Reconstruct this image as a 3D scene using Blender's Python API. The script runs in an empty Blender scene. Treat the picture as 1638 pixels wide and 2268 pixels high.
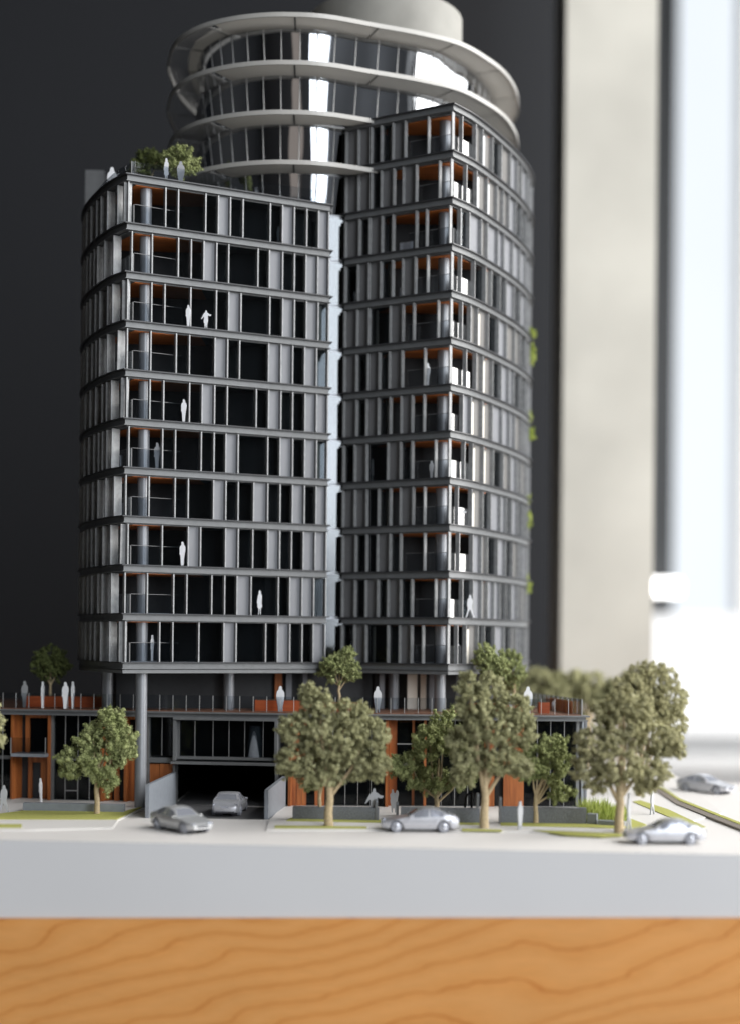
import bpy, bmesh, math, random
import numpy as np
from mathutils import Matrix, Vector
S = 0.01                       # everything below is written in centimetres of the real table-top model
random.seed(4)
scn = bpy.context.scene
# ------------------------------------------------------------------ camera
H = 11.35                      # camera height above the street surface (cm)
F = 3300.0; UC = 819.0; VH = 1417.0; ROLL = 0.0096
CR, SR = math.cos(ROLL), math.sin(ROLL)
cd = bpy.data.cameras.new("camera"); cam = bpy.data.objects.new("camera", cd)
scn.collection.objects.link(cam); scn.camera = cam
cd.sensor_width = 36; cd.lens = F / 2268 * 36; cd.shift_y = 283 / 2268
cam.matrix_world = Matrix(((CR, -SR, 0, 0), (0, 0, -1, 0), (SR, CR, 0, H * S), (0, 0, 0, 1)))
cd.clip_start = 0.02; cd.clip_end = 50
cd.dof.use_dof = True; cd.dof.focus_distance = 97.8 * S; cd.dof.aperture_fstop = 2.8
cd.dof.aperture_blades = 0
# ------------------------------------------------------------------ world, lamps, exposure
w = bpy.data.worlds.new("World"); scn.world = w; w.use_nodes = True
bg = w.node_tree.nodes["Background"]; bg.inputs[0].default_value = (0.75, 0.85, 1, 1); bg.inputs[1].default_value = 0.05
vs = scn.view_settings; vs.view_transform = 'Standard'; vs.look = 'None'; vs.exposure = 0; vs.gamma = 1
cy = scn.cycles
cy.max_bounces = 8; cy.diffuse_bounces = 3; cy.glossy_bounces = 5; cy.transmission_bounces = 6; cy.transparent_max_bounces = 16
cy.caustics_reflective = False; cy.caustics_refractive = False
cy.use_denoising = True

def area(name, loc, target, sx, sy, power, col):
    l = bpy.data.lights.new(name, 'AREA'); l.shape = 'RECTANGLE'; l.size = sx * S; l.size_y = sy * S
    l.energy = power; l.color = col
    o = bpy.data.objects.new(name, l); scn.collection.objects.link(o)
    o.location = Vector(loc) * S
    d = (Vector(target) - Vector(loc)).normalized()
    o.rotation_euler = d.to_track_quat('-Z', 'Y').to_euler()
    return o
# the room's windows: one wall of glass to the right, one window behind the photographer's right shoulder
area("side_window_light", (170, 88, 105), (0, 95, 45), 214, 230, 112.0, (1, 0.985, 0.96))
area("corner_window_light", (156, -124, 105), (60, -20, 80), 62, 230, 24.0, (0.92, 0.96, 1))
area("rear_window_light", (116, -162, 105), (0, 100, 60), 104, 240, 46.0, (0.91, 0.955, 1))
area("warm_streak_light", (6, -160, 90), (0, 100, 50), 34, 130, .55, (1, 0.84, 0.72))  # added light, no lamp stands here; gives the mirror a faint warm streak

# ------------------------------------------------------------------ projection helpers used to survey the site
def ray(u, v):
    x, y = u - UC, VH - v
    return (x * CR - y * SR) / F, (x * SR + y * CR) / F      # X/Y, (Z-H)/Y
def G(u, v, z=0.0):
    a, b = ray(u, v); Y = (z - H) / b
    return Vector((a * Y, Y, z))
def AT(u, v, Y):
    a, b = ray(u, v); return Vector((a * Y, Y, H + b * Y))
def on_line(u, v, A, B):
    a, b = ray(u, v)
    dx, dy = B[0] - A[0], B[1] - A[1]
    t = (a * A[1] - A[0]) / (dx - a * dy)
    x, y = A[0] + t * dx, A[1] + t * dy
    return Vector((x, y, H + b * y)), t

# ------------------------------------------------------------------ materials
MATS = {}
def mat(name, col, rough=0.5, metal=0.0, spec=0.5, noise=0.0, nscale=3.0, bump=0.0, bscale=40.0, alpha=None, trans=0.0, coat=0):
    m = bpy.data.materials.new(name); m.use_nodes = True; MATS[name] = m
    nt = m.node_tree; p = nt.nodes["Principled BSDF"]
    p.inputs["Base Color"].default_value = (*col, 1); p.inputs["Roughness"].default_value = rough
    p.inputs["Metallic"].default_value = metal; p.inputs["Specular IOR Level"].default_value = spec
    if coat: p.inputs["Coat Weight"].default_value = coat; p.inputs["Coat Roughness"].default_value = .1
    geo = nt.nodes.new("ShaderNodeNewGeometry")
    if noise:
        n = nt.nodes.new("ShaderNodeTexNoise"); n.inputs["Scale"].default_value = nscale / S; n.inputs["Detail"].default_value = 5
        nt.links.new(geo.outputs["Position"], n.inputs["Vector"])
        mr = nt.nodes.new("ShaderNodeMapRange"); mr.inputs[1].default_value = .25; mr.inputs[2].default_value = .75
        mr.inputs[3].default_value = 1 - noise; mr.inputs[4].default_value = 1 + noise
        nt.links.new(n.outputs[0], mr.inputs[0])
        mx = nt.nodes.new("ShaderNodeVectorMath"); mx.operation = 'MULTIPLY'; mx.inputs[0].default_value = col
        nt.links.new(mr.outputs[0], mx.inputs[1]); nt.links.new(mx.outputs[0], p.inputs["Base Color"])
    if bump:
        n2 = nt.nodes.new("ShaderNodeTexNoise"); n2.inputs["Scale"].default_value = bscale / S * 0.1; n2.inputs["Detail"].default_value = 3
        nt.links.new(geo.outputs["Position"], n2.inputs["Vector"])
        b = nt.nodes.new("ShaderNodeBump"); b.inputs["Strength"].default_value = bump; b.inputs["Distance"].default_value = 0.05 * S
        nt.links.new(n2.outputs[0], b.inputs["Height"]); nt.links.new(b.outputs[0], p.inputs["Normal"])
    return m
def clear_glass(name, tint=(.9, .93, .95), refl=0.10, rough=0.02):
    m = bpy.data.materials.new(name); m.use_nodes = True; MATS[name] = m
    nt = m.node_tree; nt.nodes.remove(nt.nodes["Principled BSDF"]); out = nt.nodes["Material Output"]
    t = nt.nodes.new("ShaderNodeBsdfTransparent"); t.inputs[0].default_value = (*tint, 1)
    g = nt.nodes.new("ShaderNodeBsdfGlossy"); g.inputs["Roughness"].default_value = rough
    f = nt.nodes.new("ShaderNodeFresnel"); f.inputs[0].default_value = 1.45
    a = nt.nodes.new("ShaderNodeMath"); a.operation = 'MULTIPLY_ADD'; a.inputs[1].default_value = .6; a.inputs[2].default_value = refl; a.use_clamp = True
    mx = nt.nodes.new("ShaderNodeMixShader")
    nt.links.new(f.outputs[0], a.inputs[0]); nt.links.new(a.outputs[0], mx.inputs[0])
    nt.links.new(t.outputs[0], mx.inputs[1]); nt.links.new(g.outputs[0], mx.inputs[2]); nt.links.new(mx.outputs[0], out.inputs[0])
    return m
def wood(name, c1, c2, axis='Z', scale=1.0, rough=.5):
    """fine veneer grain running along one axis"""
    m = bpy.data.materials.new(name); m.use_nodes = True; MATS[name] = m
    nt = m.node_tree; p = nt.nodes["Principled BSDF"]; p.inputs["Roughness"].default_value = rough
    geo = nt.nodes.new("ShaderNodeNewGeometry"); mp = nt.nodes.new("ShaderNodeMapping")
    sc = {'X': (1, 12, 12), 'Y': (12, 1, 12), 'Z': (12, 12, 1)}[axis]
    mp.inputs["Scale"].default_value = [s * scale / S * .35 for s in sc]
    n = nt.nodes.new("ShaderNodeTexNoise"); n.inputs["Scale"].default_value = 1; n.inputs["Detail"].default_value = 6; n.inputs["Distortion"].default_value = .4
    r = nt.nodes.new("ShaderNodeValToRGB"); r.color_ramp.elements[0].color = (*c2, 1); r.color_ramp.elements[1].color = (*c1, 1)
    r.color_ramp.elements[0].position = .3; r.color_ramp.elements[1].position = .65
    nt.links.new(geo.outputs["Position"], mp.inputs[0]); nt.links.new(mp.outputs[0], n.inputs["Vector"])
    nt.links.new(n.outputs[0], r.inputs[0]); nt.links.new(r.outputs[0], p.inputs["Base Color"])
    return m

frame_m = mat("grey_metal_frame", (.155, .16, .165), .40, .1, noise=.12, nscale=2, bump=.15, bscale=60)
fin_m = mat("fin_metal", (.30, .305, .31), .40, .2, noise=.22, nscale=3, bump=.5, bscale=120)
flange_m = mat("dark_flange", (.045, .046, .05), .35, .1, noise=.1)
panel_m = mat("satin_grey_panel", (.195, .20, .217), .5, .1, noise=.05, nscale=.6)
panel2_m = mat("warm_grey_panel", (.15, .145, .14), .5, .1, noise=.06, nscale=.6)
panel3_m = mat("deep_grey_panel", (.06, .062, .066), .5, .1, noise=.1)
col_m = mat("column_grey", (.25, .26, .28), .38, .3, noise=.05, nscale=2)
dark_m = mat("dark_core", (.034, .035, .038), .5, spec=.3, noise=.1)
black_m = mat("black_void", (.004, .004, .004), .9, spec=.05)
conc_m = mat("drum_concrete", (.26, .255, .235), .75, noise=.22, nscale=.25)
canopy_m = mat("pale_canopy", (.66, .64, .61), .38, noise=.05, nscale=.4)
def _translucent(m, w_):
    nt = m.node_tree; p = nt.nodes["Principled BSDF"]; out = nt.nodes["Material Output"]
    t = nt.nodes.new("ShaderNodeBsdfTranslucent"); t.inputs[0].default_value = (.8, .79, .76, 1); mx = nt.nodes.new("ShaderNodeMixShader"); mx.inputs[0].default_value = w_
    nt.links.new(p.outputs[0], mx.inputs[1]); nt.links.new(t.outputs[0], mx.inputs[2]); nt.links.new(mx.outputs[0], out.inputs[0])
_translucent(canopy_m, .35)
canopy_e = mat("canopy_edge", (.43, .42, .40), .35)
joint_m = mat("canopy_joint", (.05, .05, .05), .6)
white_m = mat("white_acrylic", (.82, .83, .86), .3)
whiteg_m = mat("grey_acrylic", (.42, .43, .45), .3)
curtain_glint_m = mat("cream_curtain_and_glint", (.75, .70, .62), .7)
box_m = mat("white_band_and_glint", (.74, .78, .86), .4)
base_m = mat("base_white_board", (.74, .715, .695), .55, noise=.02, nscale=.15)
side_m = mat("base_side_lacquer", (.77, .77, .785), .5, noise=.025, nscale=.08)
pave_m = mat("pavement_board", (.70, .68, .66), .6, noise=.02, nscale=.4)
lawn_m = mat("lawn_flock", (.42, .42, .13), .9, spec=.1, noise=.12, nscale=6, bump=.4, bscale=200)
gran_m = mat("granite_wall", (.155, .165, .18), .5, noise=.35, nscale=14, bump=.9, bscale=160)
plant_m = mat("planter_grey", (.24, .26, .29), .5, noise=.08, nscale=3)
asph_m = mat("garage_floor", (.11, .11, .115), .6, noise=.1)
silver_m = mat("silver_paint", (.56, .57, .61), .30, .55, noise=.03, nscale=4)
silverd_m = mat("dark_silver_paint", (.56, .57, .58), .28, .5, noise=.03, nscale=4)
cwin_m = mat("car_window_silver", (.42, .44, .50), .18, .55)
cwind_m = mat("car_window_dark", (.15, .16, .17), .2, .5)
tyre_m = mat("tyre_grey", (.28, .29, .33), .5, .2)
void_m = mat("wheel_arch", (.05, .05, .06), .7)
redw = wood("cherry_veneer", (.42, .135, .035), (.23, .062, .016), 'Z')
redwx = wood("cherry_ceiling", (.88, .27, .07), (.70, .19, .045), 'X', .4)
deckw = wood("cherry_deck", (.29, .14, .085), (.19, .085, .05), 'X')
benchw = wood("cherry_bench", (.50, .105, .025), (.36, .065, .016), 'X')
wallp_m = mat("charcoal_paint", (.0062, .0075, .011), .75, noise=.03, nscale=.05)
pill_m = mat("cast_concrete", (.53, .515, .465), .8, noise=.22, nscale=.05)
mull_m = mat("window_mullion", (.06, .065, .07), .5)
sill_m = mat("white_sill", (.90, .90, .90), .6)
steel_m = mat("thin_steel", (.45, .45, .45), .35, .3)
rail_m = mat("acrylic_edge", (.13, .13, .135), .4)
glass_m = clear_glass("pane_glass", (.55, .58, .6), .0)
bal_m = clear_glass("balustrade_glass", (.86, .88, .9), .0)
bark_m = mat("beige_bark", (.46, .36, .22), .8, noise=.25, nscale=8)
# mirror glass with slightly wavy surface
mirror_m = mat("mirror_glass", (.46, .48, .51), .03, 1.0)
def _wavy(m, strength, sx, sz):
    nt = m.node_tree; p = nt.nodes["Principled BSDF"]
    geo = nt.nodes.new("ShaderNodeNewGeometry"); mp = nt.nodes.new("ShaderNodeMapping"); mp.inputs["Scale"].default_value = (sx / S, sx / S, sz / S)
    n = nt.nodes.new("ShaderNodeTexNoise"); n.inputs["Scale"].default_value = 1; n.inputs["Detail"].default_value = 1
    b = nt.nodes.new("ShaderNodeBump"); b.inputs["Strength"].default_value = strength; b.inputs["Distance"].default_value = .12 * S
    nt.links.new(geo.outputs["Position"], mp.inputs[0]); nt.links.new(mp.outputs[0], n.inputs["Vector"]); nt.links.new(n.outputs[0], b.inputs["Height"]); nt.links.new(b.outputs[0], p.inputs["Normal"])
_wavy(mirror_m, .7, .30, .16)
mirror2_m = mat('mirror_glass_lower', (.185, .195, .205), .10, 1.0)
_wavy(mirror2_m, .25, .2, .1)

def foliage(name, ca, cb, cc):
    m = bpy.data.materials.new(name); m.use_nodes = True; MATS[name] = m
    nt = m.node_tree; p = nt.nodes["Principled BSDF"]; p.inputs["Roughness"].default_value = .85; p.inputs["Specular IOR Level"].default_value = .15
    geo = nt.nodes.new("ShaderNodeNewGeometry")
    n = nt.nodes.new("ShaderNodeTexNoise"); n.inputs["Scale"].default_value = 1.1 / S; n.inputs["Detail"].default_value = 4
    nt.links.new(geo.outputs["Position"], n.inputs["Vector"])
    ad = nt.nodes.new("ShaderNodeMath"); ad.operation = 'MULTIPLY_ADD'; ad.inputs[1].default_value = .45
    nt.links.new(geo.outputs["Random Per Island"], ad.inputs[0])
    s = nt.nodes.new("ShaderNodeMath"); s.operation = 'SUBTRACT'; s.inputs[1].default_value = .22
    nt.links.new(n.outputs[0], s.inputs[0]); nt.links.new(s.outputs[0], ad.inputs[2])
    r = nt.nodes.new("ShaderNodeValToRGB"); e = r.color_ramp.elements
    e[0].position = .2; e[0].color = (*cc, 1); e[1].position = .85; e[1].color = (*cb, 1)
    k = e.new(.5); k.color = (*ca, 1)
    nt.links.new(ad.outputs[0], r.inputs[0]); nt.links.new(r.outputs[0], p.inputs["Base Color"])
    return m
fol_green = foliage("foliage_green", (.28, .31, .135), (.41, .44, .215), (.17, .20, .075))
fol_olive = foliage("foliage_olive", (.36, .355, .195), (.48, .47, .285), (.245, .24, .12))
fol_khaki = foliage("foliage_khaki", (.42, .40, .225), (.56, .54, .34), (.29, .27, .14))
fol_dark = foliage("foliage_dark", (.085, .10, .035), (.14, .17, .06), (.04, .05, .018))
fol_lime = foliage("foliage_lime", (.38, .44, .10), (.56, .62, .22), (.20, .27, .05))

# plinth: bold figured cherry / maple
def plinth_wood():
    m = bpy.data.materials.new("figured_plinth_wood"); m.use_nodes = True
    nt = m.node_tree; p = nt.nodes["Principled BSDF"]; p.inputs["Roughness"].default_value = .38
    L = nt.links.new
    geo = nt.nodes.new("ShaderNodeNewGeometry")
    def mapping(sc, rot=(0, 0, 0), loc=(0, 0, 0)):
        k = nt.nodes.new("ShaderNodeMapping"); k.inputs["Scale"].default_value = [a / S for a in sc]; k.inputs["Rotation"].default_value = rot; k.inputs["Location"].default_value = loc
        L(geo.outputs["Position"], k.inputs[0]); return k
    def noise(mp, sc, det, dist=0):
        n = nt.nodes.new("ShaderNodeTexNoise"); n.inputs["Scale"].default_value = sc; n.inputs["Detail"].default_value = det; n.inputs["Distortion"].default_value = dist
        L(mp.outputs[0], n.inputs["Vector"]); return n
    def M(op, a, b=None, c=None):
        k = nt.nodes.new("ShaderNodeMath"); k.operation = op
        for i, x in enumerate((a, b, c)):
            if x is None: continue
            if isinstance(x, (int, float)): k.inputs[i].default_value = x
            else: L(x, k.inputs[i])
        return k.outputs[0]
    big = noise(mapping((.060, .05, .13), loc=(7.3, 0, 1.7)), 1.0, 1.5, .5)
    mid = noise(mapping((.22, .1, .55)), 1.0, 2.0, .3)
    sep = nt.nodes.new("ShaderNodeSeparateXYZ"); L(geo.outputs["Position"], sep.inputs[0])
    x = M('MULTIPLY', sep.outputs[0], 1 / S); z = M('MULTIPLY', sep.outputs[2], 1 / S)
    ph = M('MULTIPLY_ADD', x, -.30, z)
    ph = M('MULTIPLY', ph, .72)
    ph = M('MULTIPLY_ADD', big.outputs[0], 4.6, ph)
    ph = M('MULTIPLY_ADD', mid.outputs[0], .8, ph)
    ph = M('MULTIPLY_ADD', noise(mapping((.8, .1, 1.6)), 1.0, 2.0, .2).outputs[0], .16, ph)
    fr = M('FRACT', ph)
    r = nt.nodes.new("ShaderNodeValToRGB"); e = r.color_ramp.elements
    e[0].position = 0; e[0].color = (.56, .20, .045, 1)
    e[1].position = 1; e[1].color = (.57, .205, .047, 1)
    for ps, c in ((.03, (.68, .285, .075, 1)), (.06, (.74, .335, .10, 1)), (.5, (.78, .375, .125, 1)), (.955, (.73, .325, .095, 1)), (.985, (.66, .26, .065, 1))):
        k = e.new(ps); k.color = c
    L(fr, r.inputs[0])
    pore = noise(mapping((1.6, 1, 26)), 1.0, 5, .2)
    fine = noise(mapping((.5, .5, 9), rot=(0, .2, 0)), 1.0, 4, .3)
    blot = noise(mapping((.10, .1, .25)), 1.0, 3)
    f1 = M('MULTIPLY_ADD', fine.outputs[0], .16, 1.0); f2 = M('MULTIPLY_ADD', blot.outputs[0], .3, .85)
    f = M('MULTIPLY', M('MULTIPLY', f1, f2), M('MULTIPLY_ADD', pore.outputs[0], .22, .89))
    vm = nt.nodes.new("ShaderNodeVectorMath"); vm.operation = 'SCALE'; L(r.outputs[0], vm.inputs[0]); L(f, vm.inputs["Scale"])
    L(vm.outputs[0], p.inputs["Base Color"])
    return m
plinth_m = plinth_wood()
def emis(name, col, st):
    m = bpy.data.materials.new(name); m.use_nodes = True; nt = m.node_tree
    p = nt.nodes["Principled BSDF"]; p.inputs["Base Color"].default_value = (0, 0, 0, 1)
    geo = nt.nodes.new("ShaderNodeNewGeometry"); n = nt.nodes.new("ShaderNodeTexNoise"); n.inputs["Scale"].default_value = 1.3
    r = nt.nodes.new("ShaderNodeMapRange"); r.inputs[3].default_value = st * .92; r.inputs[4].default_value = st * 1.08
    nt.links.new(geo.outputs["Position"], n.inputs["Vector"]); nt.links.new(n.outputs[0], r.inputs[0]); nt.links.new(r.outputs[0], p.inputs["Emission Strength"])
    p.inputs["Emission Color"].default_value = (*col, 1)
    return m
sky_m = emis("daylight_outside", (.88, .94, 1), 1.02)
skyw_m = emis("bright_daylight_outside", (1, 1, 1), 1.25)

# ------------------------------------------------------------------ mesh helpers
COL = scn.collection
def link(name, me, parent=None, loc=None):
    o = bpy.data.objects.new(name, me); COL.objects.link(o)
    if parent is not None: o.parent = parent
    if loc is not None: o.location = loc
    return o
def wloc(o):
    v = Vector((0, 0, 0))
    while o is not None: v += Vector(o.location); o = o.parent
    return v
def tag(o, label, cat, group=None):
    o["label"] = label; o["category"] = cat
    if group: o["group"] = group
    return o
def empty(name, loc, label, cat, group=None, rz=0):
    o = link(name, None); o.location = Vector(loc) * S; o.rotation_euler = (0, 0, rz); o.empty_display_size = .01
    return tag(o, label, cat, group)
class MB:
    def __init__(s): s.v = []; s.f = []
    def prism(s, poly, z0, z1):
        n = len(poly); b = len(s.v)
        z0f = z0 if callable(z0) else (lambda x, y: z0)
        s.v += [(p[0], p[1], z0f(p[0], p[1])) for p in poly] + [(p[0], p[1], z1) for p in poly]
        s.f.append(list(range(b + n - 1, b - 1, -1))); s.f.append(list(range(b + n, b + 2 * n)))
        for i in range(n): j = (i + 1) % n; s.f.append([b + i, b + j, b + n + j, b + n + i])
        return s
    def box(s, c, size, rz=0):
        hx, hy, hz = [a / 2 for a in size]; ca, sa = math.cos(rz), math.sin(rz)
        return s.prism([(c[0] + x * ca - y * sa, c[1] + x * sa + y * ca) for x, y in ((-hx, -hy), (hx, -hy), (hx, hy), (-hx, hy))], c[2] - hz, c[2] + hz)
    def tube(s, pts, rads, n=8, caps=True):
        rings = []
        for i, (p, r) in enumerate(zip(pts, rads)):
            p = Vector(p); a = Vector(pts[max(0, i - 1)]); q = Vector(pts[min(len(pts) - 1, i + 1)]); d = (q - a).normalized()
            up = Vector((1, 0, 0)) if abs(d.x) < .8 else Vector((0, 1, 0))
            e1 = d.cross(up).normalized(); e2 = d.cross(e1)
            b = len(s.v); rings.append(b)
            s.v += [tuple(p + (e1 * math.cos(t) + e2 * math.sin(t)) * r) for t in [2 * math.pi * k / n for k in range(n)]]
        for a, b in zip(rings, rings[1:]):
            for k in range(n): s.f.append([a + k, a + (k + 1) % n, b + (k + 1) % n, b + k])
        if caps: s.f.append([rings[0] + k for k in range(n)][::-1]); s.f.append([rings[-1] + k for k in range(n)])
        return s
    def strip(s, bot, top):
        """quad strip between two point rows"""
        b = len(s.v); n = len(bot); s.v += [tuple(p) for p in bot] + [tuple(p) for p in top]
        for i in range(n - 1): s.f.append([b + i, b + i + 1, b + n + i + 1, b + n + i])
        return s
    def slabstrip(s, A, B, z0, z1):
        """solid between plan polylines A and B from z0 to z1"""
        return s.prism(list(A) + list(B)[::-1], z0, z1)
    def mesh(s, name, m, origin=(0, 0, 0), smooth=False, fix=True):
        me = bpy.data.meshes.new(name)
        o = Vector(origin)
        me.from_pydata([((x - o[0]) * S, (y - o[1]) * S, (z - o[2]) * S) for x, y, z in s.v], [], s.f)
        if fix:
            bm = bmesh.new(); bm.from_mesh(me); bmesh.ops.recalc_face_normals(bm, faces=bm.faces); bm.to_mesh(me); bm.free()
        if smooth:
            me.polygons.foreach_set("use_smooth", [True] * len(me.polygons))
            try: me.set_sharp_from_angle(angle=math.radians(40))
            except Exception: pass
        if m: me.materials.append(m)
        return me
    def build(s, name, m, parent=None, smooth=False, kind=None, label=None, fix=True):
        if parent is not None:
            org = wloc(parent) / S; o = link(name, s.mesh(name, m, org, smooth, fix), parent)
        else:
            xs = np.array(s.v); c = (float(xs[:, 0].mean()), float(xs[:, 1].mean()), float(xs[:, 2].min()))
            o = link(name, s.mesh(name, m, c, smooth, fix)); o.location = Vector(c) * S
        if kind: o["kind"] = kind
        if label: o["label"] = label
        return o
UB = {}
def box(name, parent, m, c, size, rz=0, label=None):
    """a box that shares one unit mesh per material"""
    if m.name not in UB: UB[m.name] = MB().box((0, 0, 0), (1 / S, 1 / S, 1 / S)).mesh("unit_" + m.name, m)
    o = link(name, UB[m.name], parent)
    o.location = Vector(c) * S - (wloc(parent) if parent else Vector((0, 0, 0))); o.scale = Vector(size) * S; o.rotation_euler = (0, 0, rz)
    if label: o["label"] = label
    return o
def wbox(name, parent, m, P, Q, z0, z1, d0, d1, nrm, label=None):
    """wall-like box between plan points P and Q, from offset d0 to d1 along the outward normal"""
    P, Q = Vector(P[:2]), Vector(Q[:2]); u = Q - P
    c = (P + Q) / 2 + Vector(nrm) * ((d0 + d1) / 2)
    return box(name, parent, m, (c.x, c.y, (z0 + z1) / 2), (u.length, abs(d1 - d0), z1 - z0), math.atan2(u.y, u.x), label)
def catmull(pts, n, closed=False):
    out = []; N = len(pts)
    for i in range(N if closed else N - 1):
        P = [Vector(pts[(i + k) % N] if closed else pts[min(max(i + k, 0), N - 1)]) for k in (-1, 0, 1, 2)]
        for j in range(n):
            t = j / n
            out.append(.5 * ((2 * P[1]) + (P[2] - P[0]) * t + (2 * P[0] - 5 * P[1] + 4 * P[2] - P[3]) * t * t + (-P[0] + 3 * P[1] - 3 * P[2] + P[3]) * t ** 3))
    if not closed: out.append(Vector(pts[-1]))
    return out
def resample(pts, step=None, n=None, closed=False):
    P = [Vector(p) for p in pts] + ([Vector(pts[0])] if closed else [])
    L = [0]
    for a, b in zip(P, P[1:]): L.append(L[-1] + (b - a).length)
    n = n or max(2, round(L[-1] / step)); out = []
    k = 0
    for i in range(n if closed else n + 1):
        s = L[-1] * i / n
        while k < len(L) - 2 and L[k + 1] < s: k += 1
        t = (s - L[k]) / max(1e-9, L[k + 1] - L[k]); out.append(P[k].lerp(P[k + 1], t))
    return out
def offset(poly, d, closed=True):
    """offset outward for a counter-clockwise polygon (d>0 grows)"""
    n = len(poly); out = []
    for i in range(n):
        p = Vector(poly[i][:2]); a = Vector(poly[i - 1][:2]) if closed or i else p; b = Vector(poly[(i + 1) % n][:2]) if closed or i < n - 1 else p
        e1 = (p - a); e2 = (b - p)
        if e1.length < 1e-9: e1 = e2
        if e2.length < 1e-9: e2 = e1
        e1.normalize(); e2.normalize()
        n1 = Vector((e1.y, -e1.x)); n2 = Vector((e2.y, -e2.x)); m = (n1 + n2); m.normalize()
        out.append(p + m * (d / max(.35, m.dot(n1))))
    return out

# ================================================================== ROOM
def wallbox(name, m, x0, x1, y0, y1, z0, z1, kind='structure'):
    o = MB().box(((x0 + x1) / 2, (y0 + y1) / 2, (z0 + z1) / 2), (x1 - x0, y1 - y0, z1 - z0)).build(name, m); o["kind"] = kind; return o
wallbox("back_wall", wallp_m, -205, 33, 200, 210, -90, 260)
wallbox("left_wall", mat("left_wall_paint", (.012, .013, .015), .7, noise=.03, nscale=.05), -215, -205.01, -185, 210, -90, 260)
wallbox("rear_wall", mat("rear_wall_paint", (.03, .03, .032), .7, noise=.03, nscale=.05), -215, 190, -195, -185, -90, 260)
wallbox("ceiling", mat("ceiling_paint", (.05, .05, .05), .8, noise=.03, nscale=.05), -215, 260, -195, 480, 260.01, 270)
wallbox("floor", mat("room_floor", (.20, .19, .18), .6, noise=.05, nscale=.05), -300, 300, -260, 480, -92, -90.01)
for y, hw_ in ((-20, 2), (24, 1.2), (66, 1.2), (112, 1.2), (150, 1.2), (194, 2)): wallbox("window_frame", sill_m if hw_ < 2 else mull_m, 163, 168, y - hw_, y + hw_, -90, 260)  # unseen bars added to break up the side window's reflection
wallbox("right_wall", MATS["rear_wall_paint"], 175, 180, -185, -22, -90, 260)
for x in (88, 142): wallbox("window_frame", mull_m, x - 1.5, x + 1.5, -160, -156, -90, 260)  # dark unseen bars added to streak the rear window's reflection
pl = wallbox("concrete_pillar", pill_m, 19.9, 29.5, 156, 166, -90, 260, 'thing'); del pl["kind"]
tag(pl, "tall out of focus concrete pillar standing between the dark wall and the window", "pillar")
win = empty("window", (150, 402, -8), "large overexposed window filling the right side behind the pillar", "window")
MB().box((150, 406, 132), (160, .5, 226)).build("pane", sky_m, win)
MB().box((150, 405.5, 2), (186, .5, 34)).build("pane", skyw_m, win)
MB().box((110.5, 405, 132), (24, .5, 226)).build("pane", skyw_m, win)
for x in (98.5, 122): MB().box((x, 403, 132), (2.2, 2, 226)).build("frame", mat("frame_white", (.85, .88, .92), .5) if "frame_white" not in MATS else MATS["frame_white"], win)
MB().box((77.5, 400, 132), (5.5, 8, 226)).build("mullion", mull_m, win)
lw = wallbox("low_wall", mat("low_white_wall", (.90, .89, .88), .7, noise=.02, nscale=.05), 50, 260, 392, 399, -90, -13)
sd = empty("side_cabinet", (112, 300, -90), "pale blurred white cabinet with a thick top beyond the model under the window", "cabinet")
MB().box((110, 305, -11.6), (140, 40, 3.2)).build("worktop", sill_m, sd)
MB().box((110, 308, -51.7), (136, 34, 76.9)).build("body", sill_m, sd)
for x in (52, 62, 72, 82, 92, 102, 112): MB().box((x, 290.4, -52), (8.4, 1, 72)).build("cabinet_door", mat("cabinet_grey", (.88, .88, .88), .6) if "cabinet_grey" not in MATS else MATS["cabinet_grey"], sd)
lampm = emis("lamp_shade_glow", (1, .99, .97), 7.0)
c = AT(1466, 1301, 385); lp = empty("table_lamp", (c.x, c.y, 19), "small glowing white lamp shade in front of the window frame", "lamp")
b = MB(); b.tube([(c.x - 4.2, c.y, c.z), (c.x - 4.0, c.y, c.z), (c.x + 4.0, c.y, c.z), (c.x + 4.2, c.y, c.z)], [1.4, 1.7, 1.7, 1.4], 20); b.build("lamp_shade", lampm, lp, True)
MB().tube([(c.x, c.y, c.z - 1.0), (c.x, c.y, 20)], [.5, .5], 10).build("stand", mull_m, lp, True)
MB().tube([(c.x, c.y, 20), (c.x, c.y + 12, 20)], [.4, .4], 12).build("bracket", mull_m, lp, True)

# ================================================================== PLINTH AND SITE BASE
E0, E1 = G(-60, 1861.0), G(1700, 1894.5)
E0 = Vector((-27, E0.y + (E0.x + 27) * .0 + .35, 0)); 
EL = G(0, 1860, 0); ER = G(1638, 1893.5, 0)
sl = (ER.y - EL.y) / (ER.x - EL.x)
XL, XR = -34.0, 44.0
fl = lambda x: EL.y + (x - EL.x) * sl
zb = lambda x, y=0: -4.36 + (x + 20.6) * (1.0 / 40.6)      # underside of the base is slightly wedge shaped
b = MB(); b.prism([(XL, fl(XL)), (XR, fl(XR)), (44, 119.5), (27, 121), (20.5, 148), (XL, 150)], zb, -.02)
o = b.build("site_base", side_m); o["kind"] = "structure"
b = MB(); b.prism([(XL, fl(XL)), (XR, fl(XR)), (44, 119.5), (27, 121), (20.5, 148), (XL, 150)], -.016, 0.0)
o = b.build("road", base_m); o["kind"] = "structure"
pt = empty("wooden_plinth", (0, 110, -90), "honey coloured figured wood plinth carrying the white model base", "plinth")
zt = lambda x: zb(x) - .03
b = MB()
f0, f1 = (XL - 4, fl(XL - 4) - .12), (XR + 4, fl(XR + 4) - .12)
bk0, bk1 = (XL - 4, 152), (XR + 4, 124)
vs_ = [(*f0, -90), (*f1, -90), (*bk1, -90), (*bk0, -90), (*f0, zt(f0[0])), (*f1, zt(f1[0])), (*bk1, zt(bk1[0])), (*bk0, zt(bk0[0]))]
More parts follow.
